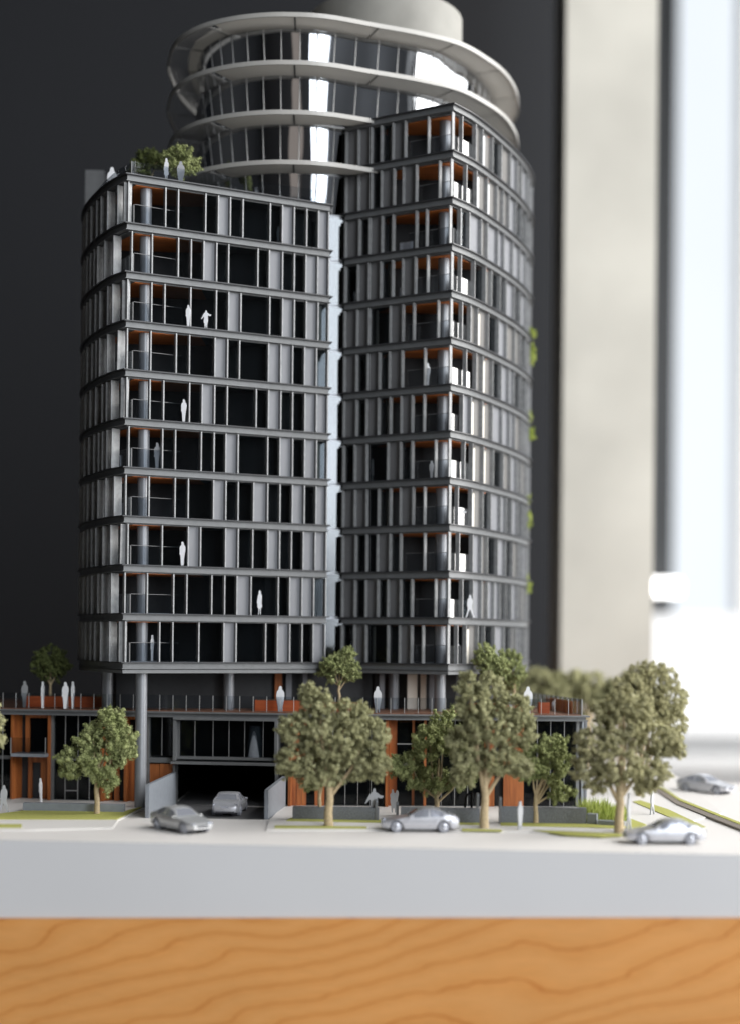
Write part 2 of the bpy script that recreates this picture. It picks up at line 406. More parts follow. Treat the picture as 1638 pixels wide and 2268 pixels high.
b.v = vs_; b.f = [[0, 1, 5, 4], [1, 2, 6, 5], [2, 3, 7, 6], [3, 0, 4, 7], [4, 5, 6, 7], [3, 2, 1, 0]]
b.build("body", plinth_m, pt)

def sheet(name, m, uv, z, kind="structure", th=.03, zfoot=None):
    pts = [G(u, v, z) for u, v in uv]
    poly = [(p.x, p.y) for p in pts]
    a = sum(poly[i][0] * poly[(i + 1) % len(poly)][1] - poly[(i + 1) % len(poly)][0] * poly[i][1] for i in range(len(poly)))
    if a < 0: poly.reverse()
    o = MB().prism(poly, z - th, z).build(name, m); o["kind"] = kind; return o
# pavements (raised boards) and lawns
sheet("pavement", pave_m, [(-200, 1760), (350, 1762), (330, 1786), (262, 1816), (250, 1833), (60, 1838), (-260, 1838)], .07, th=.069)
sheet("pavement", pave_m, [(640, 1770), (1310, 1770), (1420, 1700), (1470, 1700), (1600, 1800), (1470, 1834), (1330, 1853), (1170, 1842), (900, 1838), (590, 1838), (596, 1818)], .07, th=.069)
sheet("lawn", lawn_m, [(-90, 1813.5), (50, 1795), (274, 1797), (322, 1784), (259, 1814)], .115, "stuff", .044)
sheet("lawn", lawn_m, [(-90, 1825), (49, 1825), (49, 1832), (-90, 1832)], .115, "stuff", .044)
sheet("lawn", lawn_m, [(645, 1811), (842, 1815), (842, 1821), (634, 1817)], .115, "stuff", .044)
sheet("lawn", lawn_m, [(610, 1828), (812, 1830), (812, 1834), (608, 1833)], .115, "stuff", .044)
sheet("lawn", lawn_m, [(885, 1818), (1062, 1821), (1062, 1826), (885, 1823)], .115, "stuff", .044)
sheet("lawn", lawn_m, [(1022, 1835), (1110, 1837), (1110, 1840.5), (1022, 1839)], .115, "stuff", .044)
sheet("lawn", lawn_m, [(1107, 1821), (1300, 1824), (1385, 1830), (1360, 1833.5), (1107, 1827)], .115, "stuff", .044)
sheet("lawn", lawn_m, [(1178, 1838), (1260, 1841), (1372, 1846), (1380, 1850), (1330, 1853), (1250, 1849)], .115, "stuff", .044)
sheet("lawn", lawn_m, [(1396, 1813), (1430, 1826), (1408, 1834), (1384, 1834)], .115, "stuff", .044)
sheet("lawn", lawn_m, [(1400, 1775), (1416, 1772), (1478, 1792), (1561, 1831), (1535, 1832)], .115, "stuff", .044)
k_up = [(1440, 1738), (1462, 1748), (1500, 1773), (1560, 1797), (1650, 1832), (1800, 1880)]
sheet("lawn", lawn_m, [(1452, 1738)] + [(u + 4, v - 5) for u, v in k_up[1:]] + [(u + 4, v) for u, v in k_up[::-1]], .19, "stuff", .04)
sheet("kerb", mat("kerb_brown", (.20, .17, .145), .7, noise=.1), [(u, v) for u, v in k_up] + [(u - 4, v + 7) for u, v in k_up[::-1]], .15, th=.149)
sheet("driveway", asph_m, [(392, 1812), (596, 1815), (628, 1790), (392, 1781)], .012, th=.01)

# ================================================================== TOWERS: shared dimensions
Z0, FH = 9.75, 3.2
lev = [Z0 + FH * k for k in range(13)]
L0, L1 = Vector((-16.15, 97.6)), Vector((-3.05, 104.2))
R0, R1 = Vector((5.34, 102.1)), Vector((-2.06, 106.4))
Lcurve = catmull([(-16.15, 97.6), (-17.45, 99.3), (-18.85, 101.9), (-20.25, 105.2), (-21.05, 108.3), (-21.35, 112), (-21.2, 115.5)], 5)   # corner towards the back
Rcurve = catmull([(5.34, 102.1), (6.95, 104.4), (8.9, 108.2), (10.75, 112.4), (12.05, 116.4), (12.65, 120), (12.4, 124)], 5)
planL = [tuple(L0), tuple(L1), (-4.4, 109), (-5, 120), (-19, 120)] + [tuple(p) for p in Lcurve[::-1][:-1]]
planR = [tuple(R0)] + [tuple(p) for p in Rcurve[1:]] + [(8, 128), (-1, 127), (-1.3, 110), tuple(R1)]
def area2(P): return sum(P[i][0] * P[(i + 1) % len(P)][1] - P[(i + 1) % len(P)][0] * P[i][1] for i in range(len(P)))
if area2(planL) < 0: planL.reverse()
if area2(planR) < 0: planR.reverse()

def slab(parent, plan, zt, name="floor_slab", deep=1.0, out=.10):
    b = MB()
    MB().prism(offset(plan, out + .10), zt - .075, zt).build("slab_flange", flange_m, parent)
    b.prism(offset(plan, out - .10), zt - .42 * deep, zt - .07)
    b.prism(offset(plan, out), zt - .47 * deep, zt - .42 * deep)
    b.prism(offset(plan, out - .35), zt - .55 * deep, zt - .47 * deep)
    return b.build(name, frame_m, parent)

def straight_storeys(tw, A, B, nrm, u_of, rows, vfun, first_level=0, colorP=panel_m):
    """rows: list (bottom to top) of (mullion u list, {bay index: kind}); A is the left end in the picture"""
    for k, (us, fills) in enumerate(rows):
        z0, z1 = lev[k], lev[k + 1] - .55
        v = vfun(k); P = []
        for u in us:
            q, t = on_line(u, v, A, B); t = min(max(t, .006), .994); P.append(A.lerp(B, t))
        d = (B - A).normalized(); rz = math.atan2(d.y, d.x)
        for p in P:
            c = p + nrm * -.10
            box("mullion", tw, fin_m, (c.x, c.y, (z0 + z1) / 2), (.085, .36, z1 - z0), rz)
        for i in range(len(P) - 1):
            kd = fills.get(i, 'g')
            a, c = P[i] + d * .0525, P[i + 1] - d * .0525
            if kd == 'o': continue
            if kd == 'p':
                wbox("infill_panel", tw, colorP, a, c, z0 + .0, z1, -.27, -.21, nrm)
            else:
                wbox("glass_pane", tw, glass_m, a, c, z0, z1, -.30, -.275, nrm)
                fr = .06
                box("window_frame", tw, frame_m, (*((a + d * (fr / 2)) + nrm * -.34), (z0 + z1) / 2), (fr, .08, z1 - z0), rz)
                if kd == 'w': wbox("curtain_or_glint", tw, curtain_glint_m, a + d * .25, a + d * .45, z0, z1 - .1, -.5, -.45, nrm)
                if kd == 'c': wbox("curtain_or_glint", tw, curtain_glint_m, a + d * .08, c - d * .5, z0, z1, -1.2, -1.15, nrm)

c3 = lambda x: (200 + x * .5495) * .7077
Lrows = [  # bottom to top; crop coordinates
 ([350, 545, 620, 768, 910, 980, 1148, 1215, 1285, 1355, 1418, 1485], {0: 'o', 4: 'p', 7: 'p', 10: 'p'}),
 ([330, 475, 625, 700, 842, 915, 985, 1065, 1220, 1285, 1355, 1422, 1490], {0: 'o', 1: 'o', 6: 'p', 9: 'p', 10: 'p'}),
 ([365, 560, 708, 778, 920, 992, 1075, 1160, 1228, 1295, 1362, 1430, 1492], {0: 'o', 2: 'p', 4: 'p', 7: 'p', 10: 'p', 11: 'p'}),
 ([345, 485, 633, 708, 852, 922, 992, 1080, 1160, 1230, 1300, 1368, 1435, 1495], {0: 'o', 1: 'o', 4: 'p', 7: 'p', 10: 'p', 12: 'p'}),
 ([370, 562, 635, 782, 855, 922, 992, 1160, 1230, 1302, 1370, 1438, 1500], {0: 'o', 5: 'p', 8: 'p', 10: 'p', 11: 'w'}),
 ([345, 490, 568, 715, 787, 858, 930, 1095, 1165, 1235, 1302, 1372, 1438, 1505], {0: 'o', 1: 'o', 4: 'p', 8: 'p', 11: 'p', 12: 'p'}),
 ([350, 495, 640, 715, 860, 932, 1000, 1165, 1235, 1302, 1370, 1438, 1505], {0: 'o', 1: 'o', 4: 'p', 7: 'p', 8: 'p', 10: 'p'}),
 ([355, 500, 575, 722, 868, 938, 1008, 1172, 1245, 1312, 1380, 1447, 1508], {0: 'o', 1: 'o', 5: 'p', 8: 'p', 10: 'p', 11: 'w'}),
 ([388, 503, 652, 725, 797, 870, 938, 1105, 1170, 1245, 1312, 1378, 1445, 1508], {0: 'o', 1: 'o', 4: 'p', 8: 'p', 11: 'p', 12: 'p'}),
 ([360, 580, 652, 808, 880, 948, 1020, 1175, 1245, 1312, 1383, 1450, 1508], {0: 'o', 4: 'p', 8: 'p', 11: 'p'}),
]
Lrows = [([c3(x) for x in a], f) for a, f in Lrows]
vL = lambda k: 1417 - (lev[k] + 1.5 - H) * 3300 / 100.
twL = empty("apartment_tower", (-11, 105, 6.4), "left dark grey apartment tower block with the planted roof terrace", "tower", "grey apartment towers")
nL = Vector(((L1 - L0).y, -(L1 - L0).x)).normalized()
for k in range(11): slab(twL, planL, lev[k])
# last deep edge beam at the foot
MB().prism(offset(planL, .02), 9.0, 9.22).build("edge_beam", frame_m, twL)
straight_storeys(twL, L0, L1, nL, None, Lrows, vL)
def curve_frames(curve, step, start):
    P = resample(curve, n=160); L = sum((b - a).length for a, b in zip(P, P[1:])); ds = L / 160
    def at(s):
        i = min(159, max(0, int(s / ds))); t = s / ds - i
        p = P[i].lerp(P[i + 1], t); d = (P[i + 1] - P[i]).normalized(); return p, d
    return at, L
atL, LL = curve_frames(Lcurve, 1, 0)
rnd = random.Random(11)
for k in range(10):
    z0, z1 = lev[k], lev[k + 1] - .55
    s = [.35, 1.5, .3, 1.2, 1.6, .4, .9, .35, 1.6, .25][k]; i = 0; prev = None
    while s < LL - .3:
        p, d = atL(s); n = Vector((-d.y, d.x)) * 1
        if n.x > 0: n = -n
        rz = math.atan2(d.y, d.x); c = p + n * -.16
        lean = 0
        o = box("fin", twL, fin_m, (c.x, c.y, (z0 + z1) / 2), (.13, .58, z1 - z0), rz)
        if i == 0 and k in (2, 5, 6, 9, 4): o.rotation_euler = (0, math.radians(-1.6), rz)
        if prev and i > 2:
            a, q = prev, p; kd = rnd.random(); nn = n
            wbox("infill_panel" if kd < .55 else "glass_pane", twL, panel3_m if kd < .55 else glass_m, a, q, z0, z1, -.52, -.47, nn)
        prev = p; i += 1
        s += rnd.choice((.85, 1.35, 1.6)) if i < 4 else rnd.choice((1.1, 1.5))
# interior core: open loggia in the corner
def core(tw, plan, cutA, cutB, z0, z1, inset=1.1):
    ins = [Vector(p) for p in offset(plan, -inset)]
    # clip by the half plane right of the line cutA->cutB (keep the far side)
    A, B = Vector(cutA), Vector(cutB); d = B - A
    side = lambda p: d.x * (p.y - A.y) - d.y * (p.x - A.x)
    out = []
    for i in range(len(ins)):
        p, q = ins[i], ins[(i + 1) % len(ins)]; sp, sq = side(p), side(q)
        if sp > 0: out.append(p)
        if (sp > 0) != (sq > 0): t = sp / (sp - sq); out.append(p.lerp(q, t))
    MB().prism([tuple(p) for p in out], z0, z1).build("core", dark_m, tw)
core(twL, planL, (-22, 102.2), (-6, 103.4), 9.3, lev[10] - .6)
for k in range(10):
    poly = [tuple(L0 + Vector((.45, .65))), tuple(L0.lerp(L1, .36) + Vector((-.1, .35))), (-11.5, 103.3), (-18.9, 102.8)]
    MB().prism(poly, lev[k + 1] - .585, lev[k + 1] - .553).build("loggia_ceiling", redwx, twL)
    MB().prism(poly, lev[k] + .004, lev[k] + .03).build("loggia_floor", plant_m, twL)
def column(tw, x, y, r, z0, z1, name="column", m=col_m):
    return MB().tube([(x, y, z0), (x, y, z1)], [r, r], 28).build(name, m, tw, True)
cx = AT(313, 900, 99.1)
pc = on_line(305, 900, Vector((-30, 99.0)), Vector((30, 99.0)))[0]
column(twL, -15.15, 99.15, .39, 0.0, lev[10] - .6)
# balustrades of the corner loggias
for k in range(10):
    z = lev[k]
    p, _ = atL(2.6)
    wbox("balustrade", twL, bal_m, L0 + Vector((.45, .3)), L0.lerp(L1, .27) + nL * -.35, z, z + 1.25, -.03, 0, nL)
    a = L0 + Vector((.35, .45)); dd = (p + Vector((.6, .3)) - a).normalized()
    wbox("balustrade", twL, bal_m, a, p + Vector((.7, .2)), z, z + 1.25, -.03, 0, Vector((-dd.y, dd.x)))
    wbox("balustrade_rail", twL, rail_m, L0 + Vector((.45, .3)), L0.lerp(L1, .27) + nL * -.35, z + 1.252, z + 1.285, -.03, 0, nL)
    wbox("balustrade_rail", twL, rail_m, a, p + Vector((.7, .2)), z + 1.252, z + 1.285, -.03, 0, Vector((-dd.y, dd.x)))
    q = L0 + Vector((.40, .32)); box("balustrade_post", twL, steel_m, (q.x, q.y, z + .625), (.05, .05, 1.25))
for k in (3, 4, 5, 6): # pale slab painting the bright reflection in the corner balustrade glass
    box("balustrade_glint", twL, box_m, (-17.15 + .3 * (k % 2), 100.9, lev[k] + .55), (.7, .06, 1.1), -.9)
# roof terrace
zt = lev[10]
rp = offset(planL, -.35)
fa, fb = L0 + Vector((.2, .45)), L1 + Vector((-.35, .1))
wbox("roof_balustrade", twL, bal_m, fa, fb, zt, zt + .95, -.04, 0, nL)
lp_ = resample([(p.x + .45, p.y + .35) for p in Lcurve[:22]], n=10)
for a, c in zip(lp_, lp_[1:]):
    d = (c - a).normalized(); wbox("roof_balustrade", twL, bal_m, a, c, zt, zt + .95, -.04, 0, Vector((-d.y, d.x)))
box("balustrade_post", twL, steel_m, (fa.x, fa.y, zt + .475), (.05, .05, .95))
a = AT(195, 430, 112); c = AT(236, 395, 112)
MB().box(((a.x + c.x) / 2, 112.5, (zt + c.z) / 2 + .3), (c.x - a.x, 3, c.z - zt)).build("stair_housing", frame_m, twL)
# columns under the tower and recessed lobby
core(twL, planL, (-22, 103.5), (-2, 106.3), 6.4, 9.0, 2.0)
for u, Y in ((238, 103.2), (507, 103.9), (462, 107)):
    q = AT(u, 1530, Y); column(twL, q.x, q.y, .38, 6.4, 9.0)

# ------------------------------------------------------------------ right tower
c4 = lambda x: 707.7 + .3456 * x
c2 = lambda x: 707.7 + .568 * x
Rr = [
 ([135, 222, 295, 435, 510, 585, 658, 822], {0: 'g', 1: 'p', 2: 'w', 3: 'g', 4: 'p', 5: 'o', 6: 'o'}),
 ([140, 225, 295, 370, 435, 515, 588, 738, 822], {0: 'p', 1: 'g', 2: 'p', 3: 'w', 4: 'p', 5: 'c', 6: 'o', 7: 'o'}),
 ([140, 230, 300, 368, 448, 515, 668, 825], {0: 'p', 1: 'g', 2: 'g', 3: 'p', 4: 'c', 5: 'o', 6: 'o'}),
 ([145, 225, 300, 375, 450, 515, 595, 668, 828], {0: 'p', 1: 'p', 2: 'g', 3: 'w', 4: 'o', 5: 'p', 6: 'o', 7: 'o'}),
 ([150, 225, 300, 435, 515, 590, 738, 825], {0: 'g', 1: 'p', 2: 'g', 3: 'p', 4: 'c', 5: 'o', 6: 'o'}),
 ([150, 235, 300, 375, 450, 520, 590, 665, 828], {0: 'p', 1: 'g', 2: 'p', 3: 'w', 4: 'o', 5: 'p', 6: 'o', 7: 'o'}),
 ([150, 235, 308, 380, 445, 525, 670, 830], {0: 'p', 1: 'g', 2: 'p', 3: 'w', 4: 'p', 5: 'o', 6: 'o'}),
 ([155, 240, 315, 450, 530, 600, 755, 835], {0: 'p', 1: 'p', 2: 'w', 3: 'p', 4: 'o', 5: 'o', 6: 'o'}),
 ([160, 245, 315, 390, 465, 530, 610, 688, 840], {0: 'g', 1: 'p', 2: 'p', 3: 'w', 4: 'o', 5: 'p', 6: 'o', 7: 'o'}),
]
Rrows = [([c4(x) for x in a], f) for a, f in Rr]
Rrows += [([c2(x) for x in a], f) for a, f in [
 ([100, 155, 195, 242, 285, 375, 415, 505], {0: 'p', 1: 'g', 2: 'p', 3: 'w', 4: 'o', 5: 'o', 6: 'o'}),
 ([102, 152, 200, 240, 288, 325, 375, 465, 510], {0: 'p', 1: 'p', 2: 'g', 3: 'p', 4: 'o', 5: 'p', 6: 'o', 7: 'o'}),
 ([105, 152, 200, 240, 285, 332, 422, 515], {0: 'p', 1: 'p', 2: 'g', 3: 'w', 4: 'p', 5: 'o', 6: 'o'})]]
twR = empty("apartment_tower", (4, 112, 6.4), "right dark grey apartment tower block with the sharp bright corner and orange ceilings", "tower", "grey apartment towers")
dR = R0 - R1; nR = Vector((dR.y, -dR.x)).normalized()
if nR.y > 0: nR = -nR
vR = lambda k: 1417 - (lev[k] + 1.5 - H) * 3300 / 104.
for k in range(13): slab(twR, planR, lev[k])
MB().prism(offset(planR, .02), 9.0, 9.22).build("edge_beam", frame_m, twR)
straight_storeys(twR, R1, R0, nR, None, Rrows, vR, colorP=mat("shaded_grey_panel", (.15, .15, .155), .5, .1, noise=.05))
atR, LR = curve_frames(Rcurve, 1, 0)
rnd = random.Random(5)
glint_bays = {(11, 2), (11, 3), (10, 2), (10, 3), (10, 4), (9, 3), (8, 3), (7, 2), (6, 2), (5, 2), (7, 3), (6, 3), (5, 3), (4, 3), (3, 2), (2, 3), (1, 3), (0, 2), (4, 2)}
for k in range(12):
    z0, z1 = lev[k], lev[k + 1] - .55
    s = [1.1, 1.7, 1.2, 1.0, 1.8, 1.5, 1.9, 1.3, 1.1, 1.0, 1.7, 1.1][k]; i = 0; prev = None
    while s < LR - .2:
        p, d = atR(s); n = Vector((d.y, -d.x))
        rz = math.atan2(d.y, d.x); c = p + n * -.10
        box("fin", twR, fin_m, (c.x, c.y, (z0 + z1) / 2), (.08, .32, z1 - z0), rz)
        if prev and i > 1 - (k % 4 == 1):
            kd = rnd.random()
            if (k, i) in glint_bays:  # pale strip paints the bright reflection in this bay's glass
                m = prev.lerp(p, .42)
                wbox("curtain_or_glint", twR, curtain_glint_m if k < 8 else white_m, prev.lerp(p, .08), m, z0, z1 - .25, -.20, -.16, n)
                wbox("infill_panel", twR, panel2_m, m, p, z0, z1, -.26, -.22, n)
            elif kd < (.75 if i > 4 else .35): wbox("infill_panel", twR, panel_m if kd < .5 else panel2_m, prev, p, z0, z1, -.25, -.21, n)
            else: wbox("glass_pane", twR, glass_m, prev, p, z0, z1, -.25, -.23, n)
        prev = p; i += 1
        s += rnd.choice((1.5, 1.9, 1.15)) if i < 4 else rnd.choice((1.3, 1.75, 2.05))
core(twR, planR, (-1.5, 106.7), (11, 107.0), 9.3, lev[12] - .6)
for k in range(12):
    poly = [tuple(R0 + Vector((-.08, .7))), (8.2, 107.2), (.2, 107.0), tuple(R0.lerp(R1, .60) + Vector((.2, .55)))]
    MB().prism(poly, lev[k + 1] - .585, lev[k + 1] - .553).build("loggia_ceiling", redwx, twR)
    MB().prism(poly, lev[k] + .004, lev[k] + .03).build("loggia_floor", plant_m, twR)
    z = lev[k]
    wbox("balustrade", twR, bal_m, R0.lerp(R1, .42) + nR * -.4, R0 + Vector((-.1, .5)), z, z + 1.25, -.03, 0, nR)
    wbox("balustrade_rail", twR, rail_m, R0.lerp(R1, .42) + nR * -.4, R0 + Vector((-.1, .5)), z + 1.252, z + 1.285, -.03, 0, nR)
    p, _ = atR(3.0); a = R0 + Vector((.12, .62)); q = p + Vector((-.22, .13)); dd = (q - a).normalized()
    wbox("balustrade", twR, MATS.get("bright_balustrade") or clear_glass("bright_balustrade", (.6, .6, .6), .5, .12), a, q, z, z + 1.25, -.03, 0, Vector((dd.y, -dd.x)))
    box("balustrade_post", twR, steel_m, (a.x, a.y, z + .625), (.05, .05, 1.25))
    # black side-wall strip where the tower meets the mirror glass
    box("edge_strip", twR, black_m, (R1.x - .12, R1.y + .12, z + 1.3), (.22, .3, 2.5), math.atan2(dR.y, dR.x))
for k in (8, 9): box("balustrade_glint", twR, box_m, (2.3, 105.6, lev[k] + .5), (1.0, .06, 1.0), -.5)  # white slabs painting the balustrade's reflection on two storeys
qc = AT(980, 900, 104.3)
column(twR, qc.x - .05, 104.0, .40, 6.4, lev[12] - .6)
core(twR, planR, (-3, 108.5), (12, 106.5), 6.4, 9.0, 2.0)
for u, Y in ((1062, 109), (870, 107)):
    q = AT(u, 1530, Y); column(twR, q.x, q.y, .38, 6.4, 9.0)

# ------------------------------------------------------------------ round mirror tower behind
K = 1.0248
outer = [(-15.5, 111.8), (-15.1, 109.0), (-14.45, 106.6), (-13.4, 104.7), (-11.9, 103.1), (-9.97, 101.95), (-7.95, 101.3), (-5.95, 101.1), (-3.3, 101.4), (0, 102.75), (3.2, 104.1), (6.0, 105.8), (8.07, 108.4), (9.63, 111.1), (10.7, 114.2), (11.25, 117.2), (11.4, 120.2), (10.6, 124), (8, 127.5), (3, 129.5), (-3, 129.5), (-9, 127.5), (-13, 123.5), (-15.1, 118)]
outer = catmull([(x * K, y * K) for x, y in outer], 6, True)
outer = resample(outer, n=220, closed=True)           # counter-clockwise seen from above, starting at the left end
inner = offset(outer, -2.66)
for _ in range(3): inner = [(inner[i - 1] + inner[i] * 2 + inner[(i + 1) % len(inner)]) / 4 for i in range(len(inner))]
twM = empty("round_tower", (-1.5, 117, 6.4), "curved mirror glass tower with pale overhanging ring canopies, rising behind", "tower")
ZR = [44.58, 48.06, 51.52, 54.85]
N = 220
def seg(lst, i0, i1): return [lst[i % N] for i in range(i0, i1 + 1)]
# find index of nearest points for given picture columns
def idx(u, v, zz):
    best = min(range(N), key=lambda i: (abs(outer[i].x / outer[i].y - ray(u, v)[0]) * 400 + (0 if outer[i].y < 122 else 1e3)))
    return best
left_i = min(range(N), key=lambda i: outer[i].x)
order = [(left_i + 1 * j) % N for j in range(N)]
if outer[order[20]].y > outer[left_i].y: order = [(left_i - j) % N for j in range(N)]
O = [outer[i] for i in order]; I = [inner[i] for i in order]      # index 0 = left extreme, running along the front to the right
O = O + O[:60]; I = I + I[:60]
iL = min(range(0, 60), key=lambda j: abs(O[j].x - (-11.6)))
iE = min(range(40, 140), key=lambda j: abs(O[j].x - .35) + (100 if O[j].y > 112 else 0))
for r, z in enumerate(ZR):
    stop = iE if r < 2 else 125
    def io(j, r=r):
        """inner edge index pair; rings that run into the right tower taper out"""
        a, c = O[j], I[j]
        if r < 2:
            t = max(0, min(1, (j - (iE - 26)) / 26.0)); c = c.lerp(a + (I[j] - O[j]).normalized() * .25, t * t * .75)
        return a, c
    bounds = [0]
    bounds = list(range(iL, stop, 15)) + [stop]
    bounds = [b_ for b_ in bounds if stop - b_ > 5 or b_ == stop]
    for a, c in zip(bounds, bounds[1:]):
        A = [O[j].lerp(I[j], .03) for j in range(a, c + 1)]; B = [io(j)[1].lerp(io(j)[0], -.08) for j in range(a, c + 1)]
        g = .06
        A[0] = A[0].lerp(A[1], g / max(.01, (A[1] - A[0]).length)); A[-1] = A[-1].lerp(A[-2], g / max(.01, (A[-1] - A[-2]).length))
        B[0] = B[0].lerp(B[1], g / max(.01, (B[1] - B[0]).length)); B[-1] = B[-1].lerp(B[-2], g / max(.01, (B[-1] - B[-2]).length))
        MB().slabstrip(A, B, z - .14, z - .02).build("canopy_panel", canopy_m, twM)
    # dark backing sheet that shows in the joints
    for j in bounds[1:-1]:
        a, c = O[j].lerp(I[j], .05), io(j)[1]; d = c - a; mid = (a + c) / 2
        box("joint_rib", twM, joint_m, (mid.x, mid.y, z - .05), (d.length * .97, .16, .09), math.atan2(d.y, d.x))
    # rim
    A = [O[j] for j in range(-0, stop + 1)]; B = [O[j].lerp(I[j], .045) for j in range(0, stop + 1)]
    MB().slabstrip(A, B, z - .21, z + .10).build("canopy_rim", canopy_e, twM)
    A = [O[j % N] for j in range(N - 42, N + 1)]; B = [O[j % N].lerp(I[j % N], .045) for j in range(N - 42, N + 1)]
    MB().slabstrip(A, B, z - .21, z + .10).build("canopy_rim", canopy_e, twM)
    # louvred end: concentric slats
    for s_ in range(1, 12):
        f0 = s_ / 12.0
        A = [O[j % N].lerp(I[j % N], f0) for j in range(N - 40, N + iL)]; B = [O[j % N].lerp(I[j % N], f0 + .022) for j in range(N - 40, N + iL)]
        MB().slabstrip(A, B, z - .09, z - .055).build("louvre_slat", canopy_e, twM)
    for j in list(range(N - 36, N + iL, 12)):
        a, c = O[j % N], I[j % N]; d = (c - a); mid = (a + c) / 2
        box("louvre_bracket", twM, joint_m, (mid.x, mid.y, z + .01), (d.length * .98, .05, .08), math.atan2(d.y, d.x))
# mirror glass storeys, pane by pane
zs = [(ZR[0] + .1, ZR[1] - .16), (ZR[1] + .1, ZR[2] - .16), (ZR[2] + .1, ZR[3] - .16)]
low = [(lev[k], lev[k + 1] - .12) for k in range(10)] + [(lev[10], ZR[0] - .16)]
def pane(a, c, z0, z1, g=.022):
    P = [I[j % N] for j in range(a, c + 1)]
    P[0] = P[0].lerp(P[1], g / (P[1] - P[0]).length); P[-1] = P[-1].lerp(P[-2], g / (P[-1] - P[-2]).length)
    P = resample(P, n=6)
    Q = offset(P, -.06, closed=False) if True else P
    b = MB(); n = len(P)
    dn = (O[(a + c) // 2 % N] - I[(a + c) // 2 % N]).normalized() * .46
    b.v = [(p.x, p.y, z0) for p in P] + [(p.x + dn.x, p.y + dn.y, z1) for p in P]
    b.f = [[i, i + 1, n + i + 1, n + i] for i in range(n - 1)]
    b.build("mirror_pane", mirror_m, twM, True)
pb = list(range(N - 30, N + 132, 4))
for z0, z1 in zs:
    for a, c in zip(pb, pb[1:]): pane(a, c, z0, z1)
for z0, z1 in zs + low[-1:]:
    for a in pb[1:-1]:
        if z0 == low[-1][0] and a > N + 80: continue
        p = I[a % N]; q = O[a % N]; dn = (q - p).normalized() * .46
        b = MB().tube([(p.x, p.y, z0), (p.x + dn.x, p.y + dn.y, z1)], [.035, .035], 6)
        b.build("mullion", steel_m, twM)
for z0, z1 in low[-1:]:
    for a, c in zip(pb, pb[1:]):
        if c < N + 84: pane(a, c, z0, z1)
js = [j for j in range(40, 100) if -6 < I[j].x < .5]
for z0, z1 in low[:-1]:
    S0, S1 = Vector((-7.0, 106.05)), Vector((-1.95, 106.95))
    for t0, t1 in ((0, .49), (.50, 1)):
        A_, B_ = S0.lerp(S1, t0), S0.lerp(S1, t1); nn = Vector((.9, -5.05)).normalized()
        o = wbox("mirror_pane", twM, mirror2_m, A_, B_, z0, z1, -.04, 0, nn); o.rotation_euler.x = .0
    wbox("floor_edge", twM, box_m, S0, S1, z1, z1 + .12, -.1, .03, nn)
Iin = offset([I[j] for j in range(N)], -.10) if area2([tuple(p) for p in I[:N]]) > 0 else offset([I[j] for j in range(N)], .10)
if area2([tuple(p) for p in I[:N]]) < 0:
    Iin = [I[j] for j in range(N)][::-1]; Iin = offset(Iin, -.10)
MB().prism([tuple(p) for p in Iin], 6.4, ZR[3] - .2).build("core", dark_m, twM)
for r, z in enumerate(ZR):   # ceiling edge band above each glass storey
    MB().prism([tuple(p) for p in offset(Iin, .16)], z - .16, z + .10).build("floor_edge", frame_m, twM)
MB().prism([tuple(p) for p in offset(Iin, 1.2)], ZR[3] + .11, ZR[3] + .3).build("roof", canopy_m, twM)
MB().tube([(.75, 116.5, 54.9), (.75, 116.5, 59.6)], [5.95, 5.95], 72).build("roof_drum", conc_m, twM, True)

# ================================================================== PODIUM
pod = empty("podium_building", (-4, 108, 0), "two storey podium with dark glass, red wood fins, garage opening and planted deck", "building")
FA, FB, FC = Vector((-30, 104.15)), Vector((-5.2, 100.75)), Vector((14.0, 101.6))
def fpt(u, v, off=0.0):
    """plan point of the facade line moved off cm towards the street, seen in picture column u"""
    for A, B in ((FA, FB), (FB, FC)):
        d = (B - A).normalized(); n = Vector((d.y, -d.x)); A2, B2 = A + n * off, B + n * off
        q, t = on_line(u, v, A2, B2)
        if (A is FA and q.x <= FB.x + .3) or A is FB: return Vector((q.x, q.y)), q.z, n
def fb(name, u0, u1, v0, v1, off, th, m, parent=pod, label=None, z0=None, z1=None):
    """box on the facade: picture columns u0..u1, rows v0 (top)..v1 (bottom); front face off cm proud, th thick"""
    vm = (v0 + v1) / 2
    P, _, n = fpt(u0, vm, off); Q, _, _ = fpt(u1, vm, off)
    um = (u0 + u1) / 2; zt_ = z1 if z1 is not None else fpt(um, v0, off)[1]; zb_ = z0 if z0 is not None else fpt(um, v1, off)[1]
    d = (Q - P).normalized(); n = Vector((d.y, -d.x))
    return wbox(name, parent, m, P, Q, zb_, zt_, -th, 0, n, label)
# dark body behind the glass, hollow where the garage opens
def body(u0, u1, z0, z1, back=30, off=-.75):
    P, _, n = fpt(u0, 1680, off); Q, _, n2 = fpt(u1, 1680, off)
    MB().prism([tuple(P), tuple(Q), (Q.x - (1 if Q.x > 10 else 0), Q.y + back if Q.x < 10 else 114), (P.x, P.y + back)], z0, z1).build("inner_wall", dark_m, pod)
ZD = 6.4
body(-160, 384, 0.02, 5.95); body(384.5, 615, 3.05, 5.95); body(616, 1294, .02, 5.95)
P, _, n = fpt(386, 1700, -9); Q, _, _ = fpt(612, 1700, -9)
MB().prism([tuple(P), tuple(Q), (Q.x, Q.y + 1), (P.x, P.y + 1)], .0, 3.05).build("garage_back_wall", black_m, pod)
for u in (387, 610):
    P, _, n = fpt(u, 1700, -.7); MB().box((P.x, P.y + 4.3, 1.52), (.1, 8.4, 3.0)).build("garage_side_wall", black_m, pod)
P, _, _ = fpt(390, 1700, .2); Q, _, _ = fpt(606, 1700, .2)
MB().prism([tuple(P), tuple(Q), (Q.x, Q.y + 9), (P.x, P.y + 9)], .013, .03).build("garage_floor", asph_m, pod)
